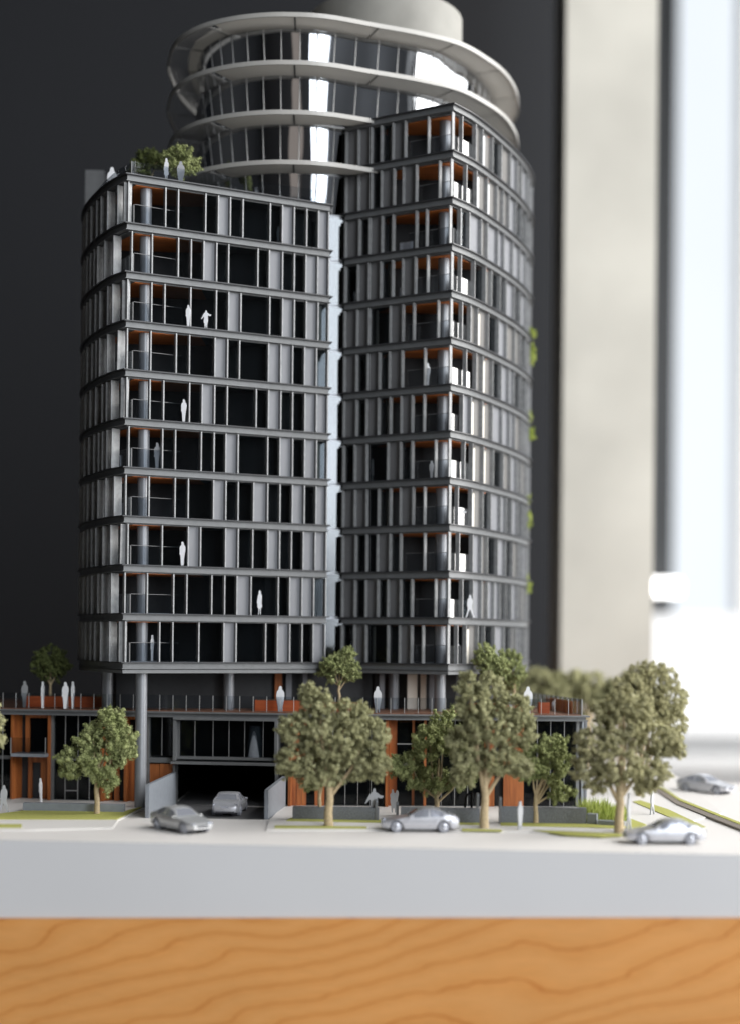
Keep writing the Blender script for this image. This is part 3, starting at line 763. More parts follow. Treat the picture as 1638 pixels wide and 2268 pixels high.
# deck slab
dk = [(-34, 104.0), (-5.2, 100.0), (14.75, 100.55), (12.6, 116), (-34, 116)]
dk = [(-34, FA.y - .35), (FB.x, FB.y - .75), (14.9, 100.75), (12.5, 115), (-34, 118)]
b = MB(); b.prism(dk, ZD - .16, ZD - .06); b.prism(offset(dk, -.22), ZD - .36, ZD - .16); b.prism(offset(dk, -.10), ZD - .44, ZD - .36)
b.build("roof_slab", frame_m, pod)
MB().prism(offset(dk, -.45), ZD - .06, ZD).build("deck_floor", deckw, pod)
# lit paver line: saw-tooth drip edge
dl = [Vector(p) for p in offset(dk, -.42)]
rl = resample([dl[0], dl[1], dl[2]], step=.93)
for a, c in zip(rl, rl[1:]):
    d = (c - a).normalized(); n = Vector((d.y, -d.x))
    if a.x < -27: continue
    wbox("deck_balustrade", pod, bal_m, a + d * .02, c - d * .02, ZD, ZD + 1.05, -.03, 0, n)
    box("balustrade_post", pod, steel_m, (a.x, a.y - .02, ZD + .52), (.035, .05, 1.06), math.atan2(d.y, d.x))
rr = resample([dl[2], dl[3]], step=1.1)
for a, c in zip(rr, rr[1:]):
    d = (c - a).normalized(); wbox("deck_balustrade", pod, bal_m, a, c, ZD, ZD + 1.05, -.03, 0, Vector((d.y, -d.x)))
    box("balustrade_post", pod, steel_m, (a.x, a.y, ZD + .52), (.06, .06, 1.06))
c7 = lambda x: .432 * x
c7v = lambda y: 1380 + .432 * y
c8 = lambda x: 566.2 + .432 * x
ZT = ZD - .45
def F7(name, x0, x1, y0, y1, off, th, m, **k): return fb(name, c7(x0), c7(x1), c7v(y0), c7v(y1), off, th, m, **k)
def F8(name, x0, x1, y0, y1, off, th, m, **k): return fb(name, c8(x0), c8(x1), c7v(y0), c7v(y1), off, th, m, **k)
ZG = .08
def vline(fn, x, off=-.1, w=3, z0=ZG, z1=ZT): fn("mullion", x - w / 2, x + w / 2, 500, 900, off, .10, steel_m, z0=z0, z1=z1)
# glass bays left to right
def glazed(fn, x0, x1, lines, spandrel=True, z0=ZG, z1=ZT):
    xs = [x0] + list(lines) + [x1]
    for a, c in zip(xs, xs[1:]):
        for (za, zb_) in ([(z0, 2.82), (3.05, z1)] if spandrel else [(z0, z1)]):
            fn("glass_pane", a + 1.5, c - 1.5, 500, 900, -.15, .025, glass_m, z0=za, z1=zb_)
    for x in lines: vline(fn, x, z0=z0, z1=z1, w=2.2)
    if spandrel: fn("spandrel", x0, x1, 500, 900, -.16, .18, frame_m, z0=2.80, z1=3.07)
glazed(F7, -160, 60, [-100, -40, 14])
glazed(F7, 274, 520, [335, 400, 460])
F7("door_rail", 335, 400, 857, 861, -.1, .05, steel_m)
glazed(F7, 765, 890, [830], False, 3.3, ZT)
F7("jamb", 250, 274, 500, 900, .12, .5, frame_m, z0=ZG, z1=ZT)
F7("jamb", 745, 766, 500, 900, .12, .5, frame_m, z0=ZG, z1=ZT)
F7("sill", 764, 892, 690, 716, .10, .4, frame_m)
F7("wood_panel", 757, 818, 722, 935, -.12, .2, redw, z0=ZG)
F7("wood_panel", 820, 892, 722, 935, -.05, .2, redw, z0=ZG)
# wood loggias
def loggia(fn, x0, x1, door0, door1, up):
    fn("wood_pilaster", x1 - 13, x1, 500, 900, .28, 1.1, redw, z0=ZG, z1=ZT)
    # splayed side wall: runs back from the left edge
    P, _, n = fpt(*( (c7(x0), 1700, .25) if fn is F7 else (c8(x0), 1700, .25))); w_ = (x1 - x0)
    Q, _, _ = fpt(*((c7(x0 + w_ * .40), 1700, -1.3) if fn is F7 else (c8(x0 + w_ * .40), 1700, -1.3)))
    d = (Q - P).normalized()
    wbox("wood_side_panel", pod, redw, P, Q, ZG, ZT, -.15, 0, Vector((d.y, -d.x)))
    fn("wood_panel", x0 + w_ * .42, door0, 700, 900, -.45, .2, redw, z0=ZG, z1=2.9)
    fn("wood_panel", door1, x1 - 13, 700, 900, -.45, .2, redw, z0=ZG, z1=2.9)
    fn("door", door0, door1, 720, 900, -.60, .1, dark_m, z0=ZG, z1=2.7)
    fn("wood_lintel", x0 + w_ * .42, x1 - 13, 690, 715, -.42, .25, redw, z0=2.6, z1=3.05)
    fn("wood_post", x0 + w_ * .35, x0 + w_ * .45, 500, 660, -.35, .2, redw, z0=3.1, z1=ZT)
    fn("wood_lintel", x0 + w_ * .36, x1 - 13, 480, 490, -.35, .3, redw, z0=ZT - .25, z1=ZT - .01)
    fn("window", x0 + w_ * .47, x1 - 16, 500, 660, -.62, .05, glass_m, z0=3.1, z1=ZT - .25)
    if up:
        fn("balcony_slab", x0 - 8, x1 - 25, 670, 686, .9, 1.5, plant_m)
        fn("balcony_glass", x0 - 8, x1 - 25, 588, 670, .86, .03, bal_m)
        for xx in (x0 - 9, x1 - 26): fn("balcony_post", xx, xx + 3, 588, 670, .9, .05, steel_m)
loggia(F7, 64, 258, 165, 210, True)
loggia(F7, 521, 746, 592, 640, False)
F7("wood_pilaster", 521, 532, 500, 900, .25, .6, redw, z0=ZG, z1=ZT)
F7("wood_pilaster", 637, 652, 500, 900, .1, .6, redw, z0=ZG, z1=ZT)
# garage box
F7("garage_frame", 888, 1420, 487, 500, .85, 1.5, frame_m)
F7("garage_frame", 888, 902, 500, 705, .85, 1.3, frame_m)
F7("garage_frame", 1408, 1421, 500, 705, .85, 1.3, frame_m)
F7("garage_canopy", 876, 1412, 716, 728, 1.15, 1.7, frame_m)
F7("garage_sill", 902, 1408, 688, 702, .55, .5, frame_m)
for a, c in zip([920, 1000, 1093, 1175, 1255, 1350], [1000, 1093, 1175, 1255, 1350, 1408]):
    F7("glass_pane", a + 1.5, c - 1.5, 502, 690, .12, .025, glass_m); F7("mullion", a - 1.1, a + 1.1, 502, 690, .16, .1, steel_m)
q, _, _ = fpt(c7(1310), 1640, -.35)
MB().tube([(q.x, q.y, 3.1), (q.x, q.y, 5.4)], [.62, .42], 24).build("inner_column", plant_m, pod, True)
F7("garage_pier", 886, 898, 728, 950, .25, .8, frame_m, z0=.02)
F7("garage_pier", 1410, 1422, 728, 950, .25, .8, frame_m, z0=.02)
# ramp wing walls run out from the garage
def wing(u0, v0, u1, v1, h0, h1, name="ramp_wall"):
    A_, B_ = G(u0, v0), G(u1, v1); d = Vector((B_.x - A_.x, B_.y - A_.y)).normalized(); n = Vector((d.y, -d.x)) * .12
    b = MB(); z = .0
    b.v = [(A_.x - n.x, A_.y - n.y, z), (B_.x - n.x, B_.y - n.y, z), (B_.x + n.x, B_.y + n.y, z), (A_.x + n.x, A_.y + n.y, z),
           (A_.x - n.x, A_.y - n.y, h0), (B_.x - n.x, B_.y - n.y, h1), (B_.x + n.x, B_.y + n.y, h1), (A_.x + n.x, A_.y + n.y, h0)]
    b.f = [[0, 1, 5, 4], [1, 2, 6, 5], [2, 3, 7, 6], [3, 0, 4, 7], [4, 5, 6, 7], [3, 2, 1, 0]]
    return b.build(name, plant_m, pod)
wing(326, 1812, 386, 1782, 2.1, 2.2); wing(590, 1815, 629, 1788, 1.85, 2.1)
# right hand part
F8("wood_pilaster", 168, 182, 500, 900, .3, 1.0, redw, z0=ZG, z1=ZT)
for a, c in ((184, 210), (212, 236), (238, 262)): F8("wood_panel", a, c, 500, 900, -.1, .2, redw, z0=ZG, z1=ZT)
glazed(F8, 262, 305, [], True)
F8("wood_panel", 305, 355, 500, 900, -.05, .2, redw, z0=ZG, z1=ZT)
glazed(F8, 356, 660, [395, 460, 525, 592], False)
F8("wood_pilaster", 664, 680, 500, 900, .35, 1.2, redw, z0=ZG, z1=ZT)
F8("wood_panel", 682, 722, 500, 900, -.35, .2, redw, z0=ZG, z1=ZT)
F8("wood_lintel", 722, 862, 500, 515, -.2, .3, redw, z0=ZT - .2, z1=ZT - .01)
glazed(F8, 722, 800, [], True); F8("transom", 722, 800, 618, 622, -.08, .05, steel_m)
F8("wood_panel", 800, 812, 500, 900, -.3, .2, redw, z0=ZG, z1=ZT)
glazed(F8, 812, 860, [], False)
F8("wood_post", 859, 872, 500, 900, .0, .4, redw, z0=ZG, z1=ZT)
glazed(F8, 873, 1165, [950, 1018, 1085], False)
F8("wood_panel", 1168, 1222, 500, 900, -.1, .2, redw, z0=ZG, z1=ZT)
F8("door", 1224, 1266, 500, 900, -.5, .1, dark_m, z0=ZG, z1=ZT)
F8("wood_panel", 1268, 1372, 500, 900, -.05, .2, redw, z0=ZG, z1=ZT)
glazed(F8, 1373, 1640, [1440, 1508, 1578], False)
F8("jamb", 1640, 1655, 500, 900, .1, .4, frame_m, z0=ZG, z1=ZT)
F8("jamb", 1668, 1680, 500, 900, -.1, .3, plant_m, z0=ZG, z1=ZT)
q, _, _ = fpt(1296, 1700, -.7); MB().box((q.x, q.y + 6, 3), (.15, 12, 5.8)).build("side_wall", panel_m, pod)

# low planter walls in front of the podium (each a thing)
def lowwall(u0, v0, u1, v1, h, m, label, th=.5, name="planter_wall"):
    A_, B_ = G(u0, v0, .07), G(u1, v1, .07); P, Q = Vector((A_.x, A_.y)), Vector((B_.x, B_.y)); d = (Q - P).normalized(); n = Vector((d.y, -d.x))
    b = MB(); a, c = P, Q; b.prism([tuple(a), tuple(c), tuple(c - n * th), tuple(a - n * th)], .072, .072 + h)
    o = b.build(name, m); bv = o.modifiers.new("bevel", 'BEVEL'); bv.width = .02 * S; bv.segments = 2
    tag(o, label, "planter wall", "low planter walls along the pavement"); return o
lowwall(51, 1796, 274, 1800, .52, plant_m, "low smooth grey planter wall behind the lawn on the far left")
lowwall(648, 1815, 838, 1818, .80, gran_m, "granite planter wall between the garage ramp and the person with spread arms")
lowwall(886, 1821, 1061, 1824, .92, gran_m, "granite planter wall directly behind the silver car in the middle")
lowwall(1108, 1823, 1297, 1826, 1.0, gran_m, "speckled granite planter wall at the right with the small tree in front")
lowwall(1298, 1826, 1320, 1827, .66, plant_m, "short grey step block at the right end of the granite wall")
lowwall(1322, 1828, 1382, 1831, .30, plant_m, "lowest flat grey kerb block in front of the tall bright grass")
# ornamental grass tuft bed
gb = MB(); rg = random.Random(3)
for i in range(2600):
    u = rg.uniform(1285, 1383); t = rg.random(); v = 1800 + 22 * t + (u - 1285) * .02
    p = G(u, v, .1); h = rg.uniform(.45, 1.1) * (1.15 if u < 1345 else .8); a = rg.uniform(0, 6.28); w_ = .035
    dx, dy = math.cos(a) * w_, math.sin(a) * w_; lx, ly = rg.gauss(0, .22), rg.gauss(0, .22)
    b0 = len(gb.v); gb.v += [(p.x - dx, p.y - dy, .08), (p.x + dx, p.y + dy, .08), (p.x + lx, p.y + ly, .08 + h)]; gb.f.append([b0, b0 + 1, b0 + 2])
o = gb.build("ornamental_grass", fol_lime, fix=False); o["kind"] = "stuff"; tag(o, "bed of tall bright green grass blades beside the podium corner", "grass")

# deck furniture
def bench(u0, u1, v0, v1, Y, label, m=benchw, d=1.6):
    a, c = AT(u0, v0, Y), AT(u1, v1, Y); e = empty("deck_planter", ((a.x + c.x) / 2, Y, ZD), label, "planter", "red wood planters on the deck")
    MB().box(((a.x + c.x) / 2, Y + d / 2, (ZD + a.z) / 2 + .002), (c.x - a.x, d, a.z - ZD)).build("planter_box", m, e)
    MB().box(((a.x + c.x) / 2, Y + d / 2, a.z - .02), (c.x - a.x - .16, d - .16, .08)).build("soil", mat("soil", (.05, .035, .02), .95) if "soil" not in MATS else MATS["soil"], e)
    return e
bench(57, 226, 1542, 1569, 105.0, "long red wood planter box on the left end of the deck holding the dark tree")
bench(565, 690, 1551, 1577, 102.2, "red wood planter box on the deck behind the grey person at its middle")
bench(715, 800, 1556, 1577, 103.0, "red wood planter box under the middle deck tree")
bench(1040, 1160, 1558, 1580, 103.5, "red wood planter box below the pair of right deck trees")
bench(1193, 1216, 1556, 1581, 102.6, "small bright orange wood cube on the right end of the deck", d=.9)
e = empty("wood_screen", (14, 108, ZD), "orange slatted wood screen at the far right corner of the deck", "screen")
for i in range(14):
    t = i / 13; x = dl[2].x - .5 - .9 * t; y = dl[2].y + 1.6 + 7.0 * t
    MB().box((x, y, ZD + .42), (.08, .42, .84)).build("slat", redw, e)
# lobby interior
for u, m_, wd in ((912, curtain_glint_m, .7), (936, curtain_glint_m, .4), (617, redw, .5), (640, panel_m, .4), (676, panel_m, .3), (845, panel_m, .35), (955, panel_m, .35)):
    q = AT(u, 1530, 106.2 if u > 700 else 105.2); box("lobby_panel", pod, m_, (q.x, q.y, 7.68), (wd, .1, 2.5))

# ================================================================== FIGURES
SIL = {
 'stand': [(.0, .0), (.035, .0), (.05, .03), (.06, .28), (.09, .5), (.115, .62), (.12, .74), (.10, .82), (.055, .86), (.05, .93), (.025, .985), (-.02, 1.0), (-.05, .965), (-.05, .90), (-.045, .85), (-.10, .81), (-.125, .70), (-.11, .55), (-.13, .46), (-.09, .45), (-.075, .3), (-.06, .03), (-.05, 0), (-.02, .0)],
 'skirt': [(.02, 0), (.05, .0), (.04, .15), (.05, .28), (.10, .30), (.075, .48), (.08, .66), (.09, .8), (.04, .85), (.045, .93), (.02, .99), (-.025, .995), (-.05, .94), (-.04, .86), (-.075, .80), (-.10, .62), (-.12, .47), (-.085, .47), (-.10, .30), (-.055, .28), (-.045, .12), (-.07, .0), (-.035, .0), (-.01, .26), (.01, .26)],
 'walk': [(.17, .0), (.21, .02), (.15, .09), (.12, .28), (.09, .46), (.11, .6), (.12, .75), (.08, .84), (.045, .86), (.05, .94), (.02, .99), (-.03, .99), (-.05, .94), (-.04, .86), (-.10, .82), (-.125, .66), (-.13, .5), (-.09, .44), (-.12, .25), (-.17, .05), (-.19, .0), (-.12, .01), (-.07, .22), (-.01, .38), (.06, .22), (.12, .04)],
 'arms': [(.03, 0), (.07, .0), (.07, .25), (.12, .4), (.10, .6), (.11, .72), (.22, .66), (.30, .72), (.30, .76), (.2, .76), (.12, .84), (.05, .86), (.05, .95), (.01, 1.0), (-.04, .96), (-.04, .87), (-.12, .82), (-.2, .66), (-.28, .5), (-.24, .5), (-.14, .62), (-.10, .66), (-.11, .45), (-.13, .3), (-.08, .28), (-.07, 0), (-.02, 0), (0, .25)],
 'coat': [(.05, 0), (.09, .02), (.08, .2), (.12, .35), (.16, .6), (.15, .76), (.09, .84), (.05, .87), (.055, .95), (.02, 1.0), (-.03, 1.0), (-.07, .95), (-.075, .86), (-.14, .8), (-.17, .66), (-.14, .4), (-.10, .2), (-.09, 0), (-.03, .01), (-.02, .16), (.02, .16)],
 'couple': [(.05, 0), (.10, 0), (.10, .2), (.16, .4), (.17, .62), (.21, .8), (.20, .9), (.14, .97), (.09, .93), (.08, .85), (.02, .82), (.0, .9), (-.02, .99), (-.07, 1.0), (-.10, .94), (-.09, .85), (-.15, .8), (-.17, .72), (-.13, .6), (-.16, .5), (-.11, .3), (-.10, 0), (-.04, 0), (-.02, .2), (.02, .2)],
}
def figure(kind, foot, hgt, label, m=white_m, rz=0.0, lean=0.0, th=.09, child=False):
    """laser-cut acrylic scale figure"""
    pts = SIL[kind]; b = MB(); n = len(pts)
    P = []
    for i in range(n):
        x0, z0 = pts[i]; x1, z1 = pts[(i + 1) % n]
        P += [(x0 * hgt, z0 * hgt), ((x0 * .5 + x1 * .5) * hgt, (z0 + z1) / 2 * hgt)]
    # smooth once
    P = [((P[i - 1][0] + 4 * P[i][0] + P[(i + 1) % len(P)][0]) / 6, (P[i - 1][1] + 4 * P[i][1] + P[(i + 1) % len(P)][1]) / 6) for i in range(len(P))]
    zmin = min(p[1] for p in P); k = len(P)
    b.v = [(x, -th / 2, z - zmin) for x, z in P] + [(x, th / 2, z - zmin) for x, z in P]
    b.f = [list(range(k)), list(range(2 * k - 1, k - 1, -1))] + [[i, k + i, k + (i + 1) % k, (i + 1) % k] for i in range(k)]
    o = link("person", b.mesh("person", m)); o.location = Vector(foot) * S; o.rotation_euler = (0, lean, rz)
    return tag(o, label, "figure", "cut-out scale figures")
def fig_at(kind, u, vf, vt, Y, label, z=None, **k):
    a = AT(u, vf, Y); t = AT(u, vt, Y); zz = z if z is not None else a.z
    return figure(kind, (a.x, Y, zz), max(.4, t.z - zz), label, **k)
zr = lev[10] + .003
fig_at('skirt', 369, 398, 350, 99.3, "white cut-out woman in a skirt on the roof terrace of the left tower", z=zr)
fig_at('coat', 401, 401, 357, 99.9, "grey cut-out person in a long coat on the roof terrace beside the roof tree", z=zr, m=whiteg_m)
fig_at('coat', 249, 405, 370, 103.0, "blurred bright white figure at the left edge of the roof terrace", z=zr)
def fig_L(kind, u, k, label, back=.33, h=1.45, **kw):
    q, t = on_line(u, vL(k), L0 + nL * -back, L1 + nL * -back)
    return figure(kind, (q.x, q.y, lev[k] + .035), h, label, **kw)
fig_L('stand', 418, 7, "white figure partly behind a mullion on the eighth storey of the left tower", back=-.02, h=1.42)
fig_L('arms', 457, 7, "white figure with arms held out on the eighth storey of the left tower", back=-.0, h=1.2)
fig_L('stand', 408, 5, "white figure standing alone on the sixth storey of the left tower", back=-.03, h=1.5)
fig_L('stand', 349, 4, "grey figure behind the corner balustrade on the fifth storey of the left tower", back=.5, h=1.75, m=whiteg_m)
fig_L('stand', 405, 2, "white figure beside a grey panel on the third storey of the left tower", back=-.0, h=1.6)
fig_L('skirt', 576, 1, "white woman in a skirt on the second storey of the left tower", back=-.02, h=1.68)
fig_L('stand', 338, 0, "white cut-out seen edge-on on the lowest storey of the left tower", back=.4, h=1.75, rz=1.35)
fig_L('stand', 618, 9, "small white figure behind glass on the top storey of the left tower", back=.6, h=1.3, rz=1.0)
def fig_R(kind, u, k, label, back=.33, h=1.6, **kw):
    q, t = on_line(u, vR(k), R1 + nR * -back, R0 + nR * -back)
    return figure(kind, (q.x, q.y, lev[k] + .035), h, label, **kw)
fig_R('stand', 946, 6, "white figure under the orange ceiling on the seventh storey of the right tower", back=.5, h=1.65)
fig_R('stand', 955, 4, "white figure leaning at the balustrade on the fifth storey of the right tower", back=.8, h=1.3)
fig_R('skirt', 824, 4, "pale figure seen through dark glass on the fifth storey of the right tower", back=.5, h=1.6, m=whiteg_m, rz=1.1)
fig_R('walk', 786, 8, "tiny white figure at the left edge of the ninth storey of the right tower", back=.5, h=.9, rz=.9)
for u, k, s_, lb in ((1017, 3, 'arms', "white figure with raised elbow at the corner of the fourth storey of the right tower"), (1039, 1, 'walk', "white figure in profile on the second storey corner of the right tower"), (1010, 0, 'stand', "white figure with folded arms on the lowest storey corner of the right tower")):
    q = AT(u, 1400, 104.1); figure(s_, (q.x, q.y, lev[k] + .035), 1.6 if k != 3 else 1.3, lb)
dz = ZD + .003
fig_at('stand', 55, 1566, 1508, 103.6, "dark grey figure behind the balustrade at the far left of the deck", z=dz, m=MATS["dark_silver_paint"])
fig_at('stand', 95, 1566, 1509, 102.6, "white cut-out seen edge-on on the deck, left of the figure reading", z=dz, rz=1.42)
fig_at('stand', 145, 1569, 1510, 102.3, "white figure in profile looking down at its hands on the left of the deck", z=dz)
fig_at('stand', 162, 1568, 1509, 102.5, "white cut-out seen edge-on on the deck, right of the figure reading", z=dz, rz=1.40, lean=-.03)
fig_at('coat', 621, 1577, 1519, 100.9, "grey figure in a long coat standing by the wood planter on the deck", z=dz, m=whiteg_m, rz=.35)
fig_at('coat', 835, 1580, 1520, 100.8, "grey figure with back turned on the deck right of the middle tree", z=dz, m=whiteg_m, rz=.35)
fig_at('coat', 1168, 1580, 1520, 101.2, "bright white figure on the deck right of the pair of trees", z=dz)
fig_at('stand', 1130, 1580, 1537, 101.6, "small white child figure on the deck between the trees", z=dz)
fig_at('stand', 1224, 1578, 1552, 106.5, "small faint white figure seen through the glass at the right deck corner", z=dz)
def fig_G(kind, u, v, vt, label, z=.072, **k):
    p = G(u, v, z); return fig_at(kind, u, v, vt, p.y, label, z=z, **k)
fig_G('walk', 9, 1800, 1738, "pale grey figure striding along the pavement at the far left", m=whiteg_m)
fig_G('stand', 92, 1779, 1722, "leaning white cut-out seen edge-on at the red wood entrance on the left", rz=1.40, lean=-.12)
fig_G('arms', 827, 1816, 1745, "grey figure with both arms stretched out in front of the granite wall", m=whiteg_m)
fig_G('couple', 871, 1800, 1748, "grey pair of figures hugging beside the red wood pilaster", m=whiteg_m)
fig_G('coat', 1150, 1837, 1774, "grey rounded figure seen from behind on the kerb left of the small tree", m=whiteg_m, rz=.9)
fig_G('walk', 1391, 1838, 1755, "pale figure half hidden behind the trunk of the right khaki tree", m=whiteg_m, rz=1.1)
fig_G('walk', 1443, 1804, 1750, "small pale figure on the white path beside the narrow lawn strip", m=whiteg_m, rz=.9)
def post(u, v0, v1, label, w_=.16):
    p = G(u, v1, .072); t = AT(u, v0, p.y); e = empty("gate_post", (p.x, p.y, .072), label, "post", "slim dark gate posts along the pavement")
    b = MB().box((p.x, p.y, (t.z + .072) / 2), (w_, .5, t.z - .072)); o = b.build("post_plate", frame_m, e); bb = MB().box((p.x, p.y - .28, t.z - .1), (w_ * .6, .05, .12)); bb.build("cap", plant_m, e)
post(833, 1770, 1817, "slim dark post just right of the figure with spread arms")
post(879, 1776, 1806, "slim dark post just right of the hugging pair")
post(1056, 1757, 1822, "slim dark post at the left side of the big middle tree trunk")
post(1106, 1765, 1822, "pale slim post at the left end of the right granite wall")
hr = empty("handrail", G(1035, 1815, .07), "black bent tube handrail behind the middle granite wall", "handrail")
q0, q1, q2 = AT(1026, 1812, 97), AT(1030, 1768, 97), AT(1043, 1756, 97); q3 = AT(1043, 1812, 97)
MB().tube([q0, q1, AT(1034, 1759, 97), q2, q3], [.07] * 5, 8).build("rail", black_m, hr, True)

# ================================================================== CARS
def make_car(name, body_m, win_m, L=4.62, W=1.86, Ht=1.45):
    """sedan lofted from cross-sections, nose towards -x, wheels on z=0"""
    e = link(name, None)
    top = [(0, .50), (.03, .62), (.12, .72), (.25, .84), (.34, .92), (.40, 1.12), (.46, 1.30), (.54, 1.42), (.64, 1.45), (.72, 1.40), (.80, 1.24), (.87, 1.06), (.93, 1.0), (.975, .93), (1, .70)]
    belt = [(0, .48), (.03, .58), (.12, .68), (.25, .80), (.34, .86), (.5, .90), (.7, .94), (.87, .96), (.93, .94), (.975, .86), (1, .66)]
    width = [(0, .62), (.03, .76), (.10, .87), (.25, .92), (.5, .93), (.8, .92), (.93, .86), (.98, .78), (1, .66)]
    def ip(T, s):
        for (a, x), (c, y) in zip(T, T[1:]):
            if s <= c: t = (s - a) / (c - a); t = t * t * (3 - 2 * t) * .35 + t * .65; return x + (y - x) * t
        return T[-1][1]
    NS = 49; wx = (.19, .80); rw = .335
    rows = []
    for i in range(NS):
        s = i / (NS - 1); x = (s - .5) * L; hw = ip(width, s); zt_, zb_ = ip(top, s), ip(belt, s); zb_ = min(zb_, zt_ - .01)
        low_ = .20 + .10 * (abs(s - .5) * 2) ** 6
        arch = low_
        for c in wx:
            dx = x - (c - .5) * L
            if abs(dx) < rw + .06: arch = max(arch, .33 + math.sqrt(max(0, (rw + .06) ** 2 - dx * dx)))
        cab = max(0, min(1, (zt_ - zb_) / .35)); rt = hw * (1 - .26 * cab)
        mid = max(arch + .02, .5)
        sec = [(hw * .90, arch), (hw * .985, max(arch + .01, .36)), (hw, max(mid, .55) if arch < .5 else arch + .03), (hw * .99, zb_ - .10), (hw * .95, zb_),
               (hw * .95 + (rt - hw * .95) * .5, zb_ + (zt_ - zb_) * .5), (rt, zb_ + (zt_ - zb_) * .86), (rt * .82, zb_ + (zt_ - zb_) * .97), (rt * .4, zt_), (0, zt_ + .006)]
        sec = [(y, z) for y, z in sec]
        for j in range(1, len(sec)):
            if sec[j][1] < sec[j - 1][1]: sec[j] = (sec[j][0], sec[j - 1][1] + .002)
        rows.append((x, sec))
    n = len(rows[0][1]); V = []
    for x, sec in rows:
        V += [(x, -y, z) for y, z in sec] + [(x, y, z) for y, z in sec[::-1][1:]]
    m2 = 2 * n - 1; bodyf = []; winf = {'side_window': [], 'windscreen': [], 'rear_window': []}
    for i in range(NS - 1):
        s = (i + .5) / (NS - 1)
        for j in range(m2 - 1):
            q = [i * m2 + j, i * m2 + j + 1, (i + 1) * m2 + j + 1, (i + 1) * m2 + j]; jj = j if j < n - 1 else m2 - 2 - j
            key = None
            if jj in (4, 5) and (.41 < s < .595 or .63 < s < .79): key = 'side_window'
            if jj in (7, 8) and .345 < s < .47: key = 'windscreen'
            if jj in (7, 8) and .755 < s < .87: key = 'rear_window'
            (winf[key] if key else bodyf).append(q)
    bodyf.append([i for i in range(m2)]); bodyf.append([(NS - 1) * m2 + i for i in range(m2)][::-1])
    # underside
    for i in range(NS - 1): bodyf.append([i * m2, (i + 1) * m2, (i + 1) * m2 + m2 - 1, i * m2 + m2 - 1])
    def sub(nm, faces, m_, shift=0):
        b = MB(); used = sorted({k for f in faces for k in f}); mp = {k: i for i, k in enumerate(used)}
        b.v = [V[k] for k in used]; b.f = [[mp[k] for k in f] for f in faces]
        return link(nm, b.mesh(nm, m_, smooth=True), e)
    bo = sub("body", bodyf, body_m)
    for k_, fs in winf.items():
        if fs and k_ == 'side_window':
            for sgn in (0, 1):
                for lo, hi in ((.41, .595), (.63, .79)):
                    ff = [f for f in fs if ((f[0] % m2) < n - 1) == (sgn == 0) and lo < (f[0] // m2 + .5) / (NS - 1) < hi]
                    if ff: sub(k_, ff, win_m)
        elif fs: sub(k_, fs, win_m)
    for c in wx:
        for sg in (-1, 1):
            x = (c - .5) * L; y0 = sg * .64; y1 = sg * .895
            t = MB().tube([(x, y0, rw), (x, y0 + sg * .03, rw), (x, y1 - sg * .03, rw), (x, y1, rw)], [rw * .9, rw, rw, rw * .93], 28); to = link("wheel", t.mesh("wheel", tyre_m, smooth=True), e)
            rm = MB().tube([(x, y1, rw), (x, y1 + sg * .012, rw)], [rw * .66, rw * .60], 24); link("rim", rm.mesh("rim", body_m, smooth=True), to)
            sp = MB()
            for a in range(5):
                t_ = a * 2 * math.pi / 5 + .3
                sp.tube([(x, y1 + sg * .02, rw), (x + math.cos(t_) * rw * .6, y1 + sg * .02, rw + math.sin(t_) * rw * .6)], [.05, .035], 6)
            link("spokes", sp.mesh("spokes", cwin_m), to)
            ar = MB().tube([(x, sg * .3, rw), (x, sg * .70, rw)], [rw + .05, rw + .05], 24); link("wheel_well", ar.mesh("wheel_well", void_m), e)
    for sg in (-1, 1):
        hl = MB().box((-L / 2 + .16, sg * .60, .62), (.16, .30, .10), sg * .35); link("headlight", hl.mesh("headlight", cwin_m), e)
        tl = MB().box((L / 2 - .10, sg * .62, .78), (.10, .32, .12), -sg * .25); link("tail_light", tl.mesh("tail_light", cwin_m), e)
        mr = MB().box((-.62, sg * .98, .93), (.12, .16, .10)); link("mirror", mr.mesh("mirror", body_m), e)
        for hx in (-.02, .92):
            dh = MB().box((hx, sg * .928, .74), (.14, .03, .03)); link("door_handle", dh.mesh("door_handle", body_m), e)
    gp = MB().box((-L / 2 + .02, 0, .46), (.05, .8, .14)); link("grille", gp.mesh("grille", void_m), e)
    np_ = MB().box((L / 2 + .0, 0, .62), (.03, .5, .13)); link("number_plate", np_.mesh("number_plate", cwin_m), e)
    bp = MB().box((L / 2 - .02, 0, .30), (.06, 1.2, .10)); link("rear_diffuser", bp.mesh("rear_diffuser", void_m), e)
    return e
def dup(root):
    r = root.copy(); COL.objects.link(r)
    for ch in root.children:
        c = ch.copy(); COL.objects.link(c); c.parent = r
        for g in ch.children: d = g.copy(); COL.objects.link(d); d.parent = c
    return r
car0 = make_car("parked_car", silver_m, cwin_m)
def place(o, u, v, rz, label, z=.002, sc=1):
    p = G(u, v, 0); o.location = Vector((p.x, p.y, z)) * S; o.location.z = z * S; o.rotation_euler = (0, 0, rz); o.scale = (sc,) * 3
    tag(o, label, "car", "scale model cars on the street")
place(car0, 928, 1840, .03, "silver model sedan in side view on the street in the middle of the picture", sc=.99)
c_ = dup(car0); place(c_, 1468, 1867, .03, "silver model sedan in side view at the front right corner of the base", sc=.97)
c_ = dup(car0); place(c_, 510, 1801, -math.pi / 2 - .05, "silver model car seen from behind entering the dark garage", z=.015, sc=1.0)
c_ = dup(car0); place(c_, 1562, 1755, 2.35, "very blurred dark and silver model car far back on the right road", sc=.95)
card = make_car("parked_car", silverd_m, cwin_m)
place(card, 402, 1839, math.pi - .86, "dark blurred model sedan turning out of the driveway on the left", sc=.98)

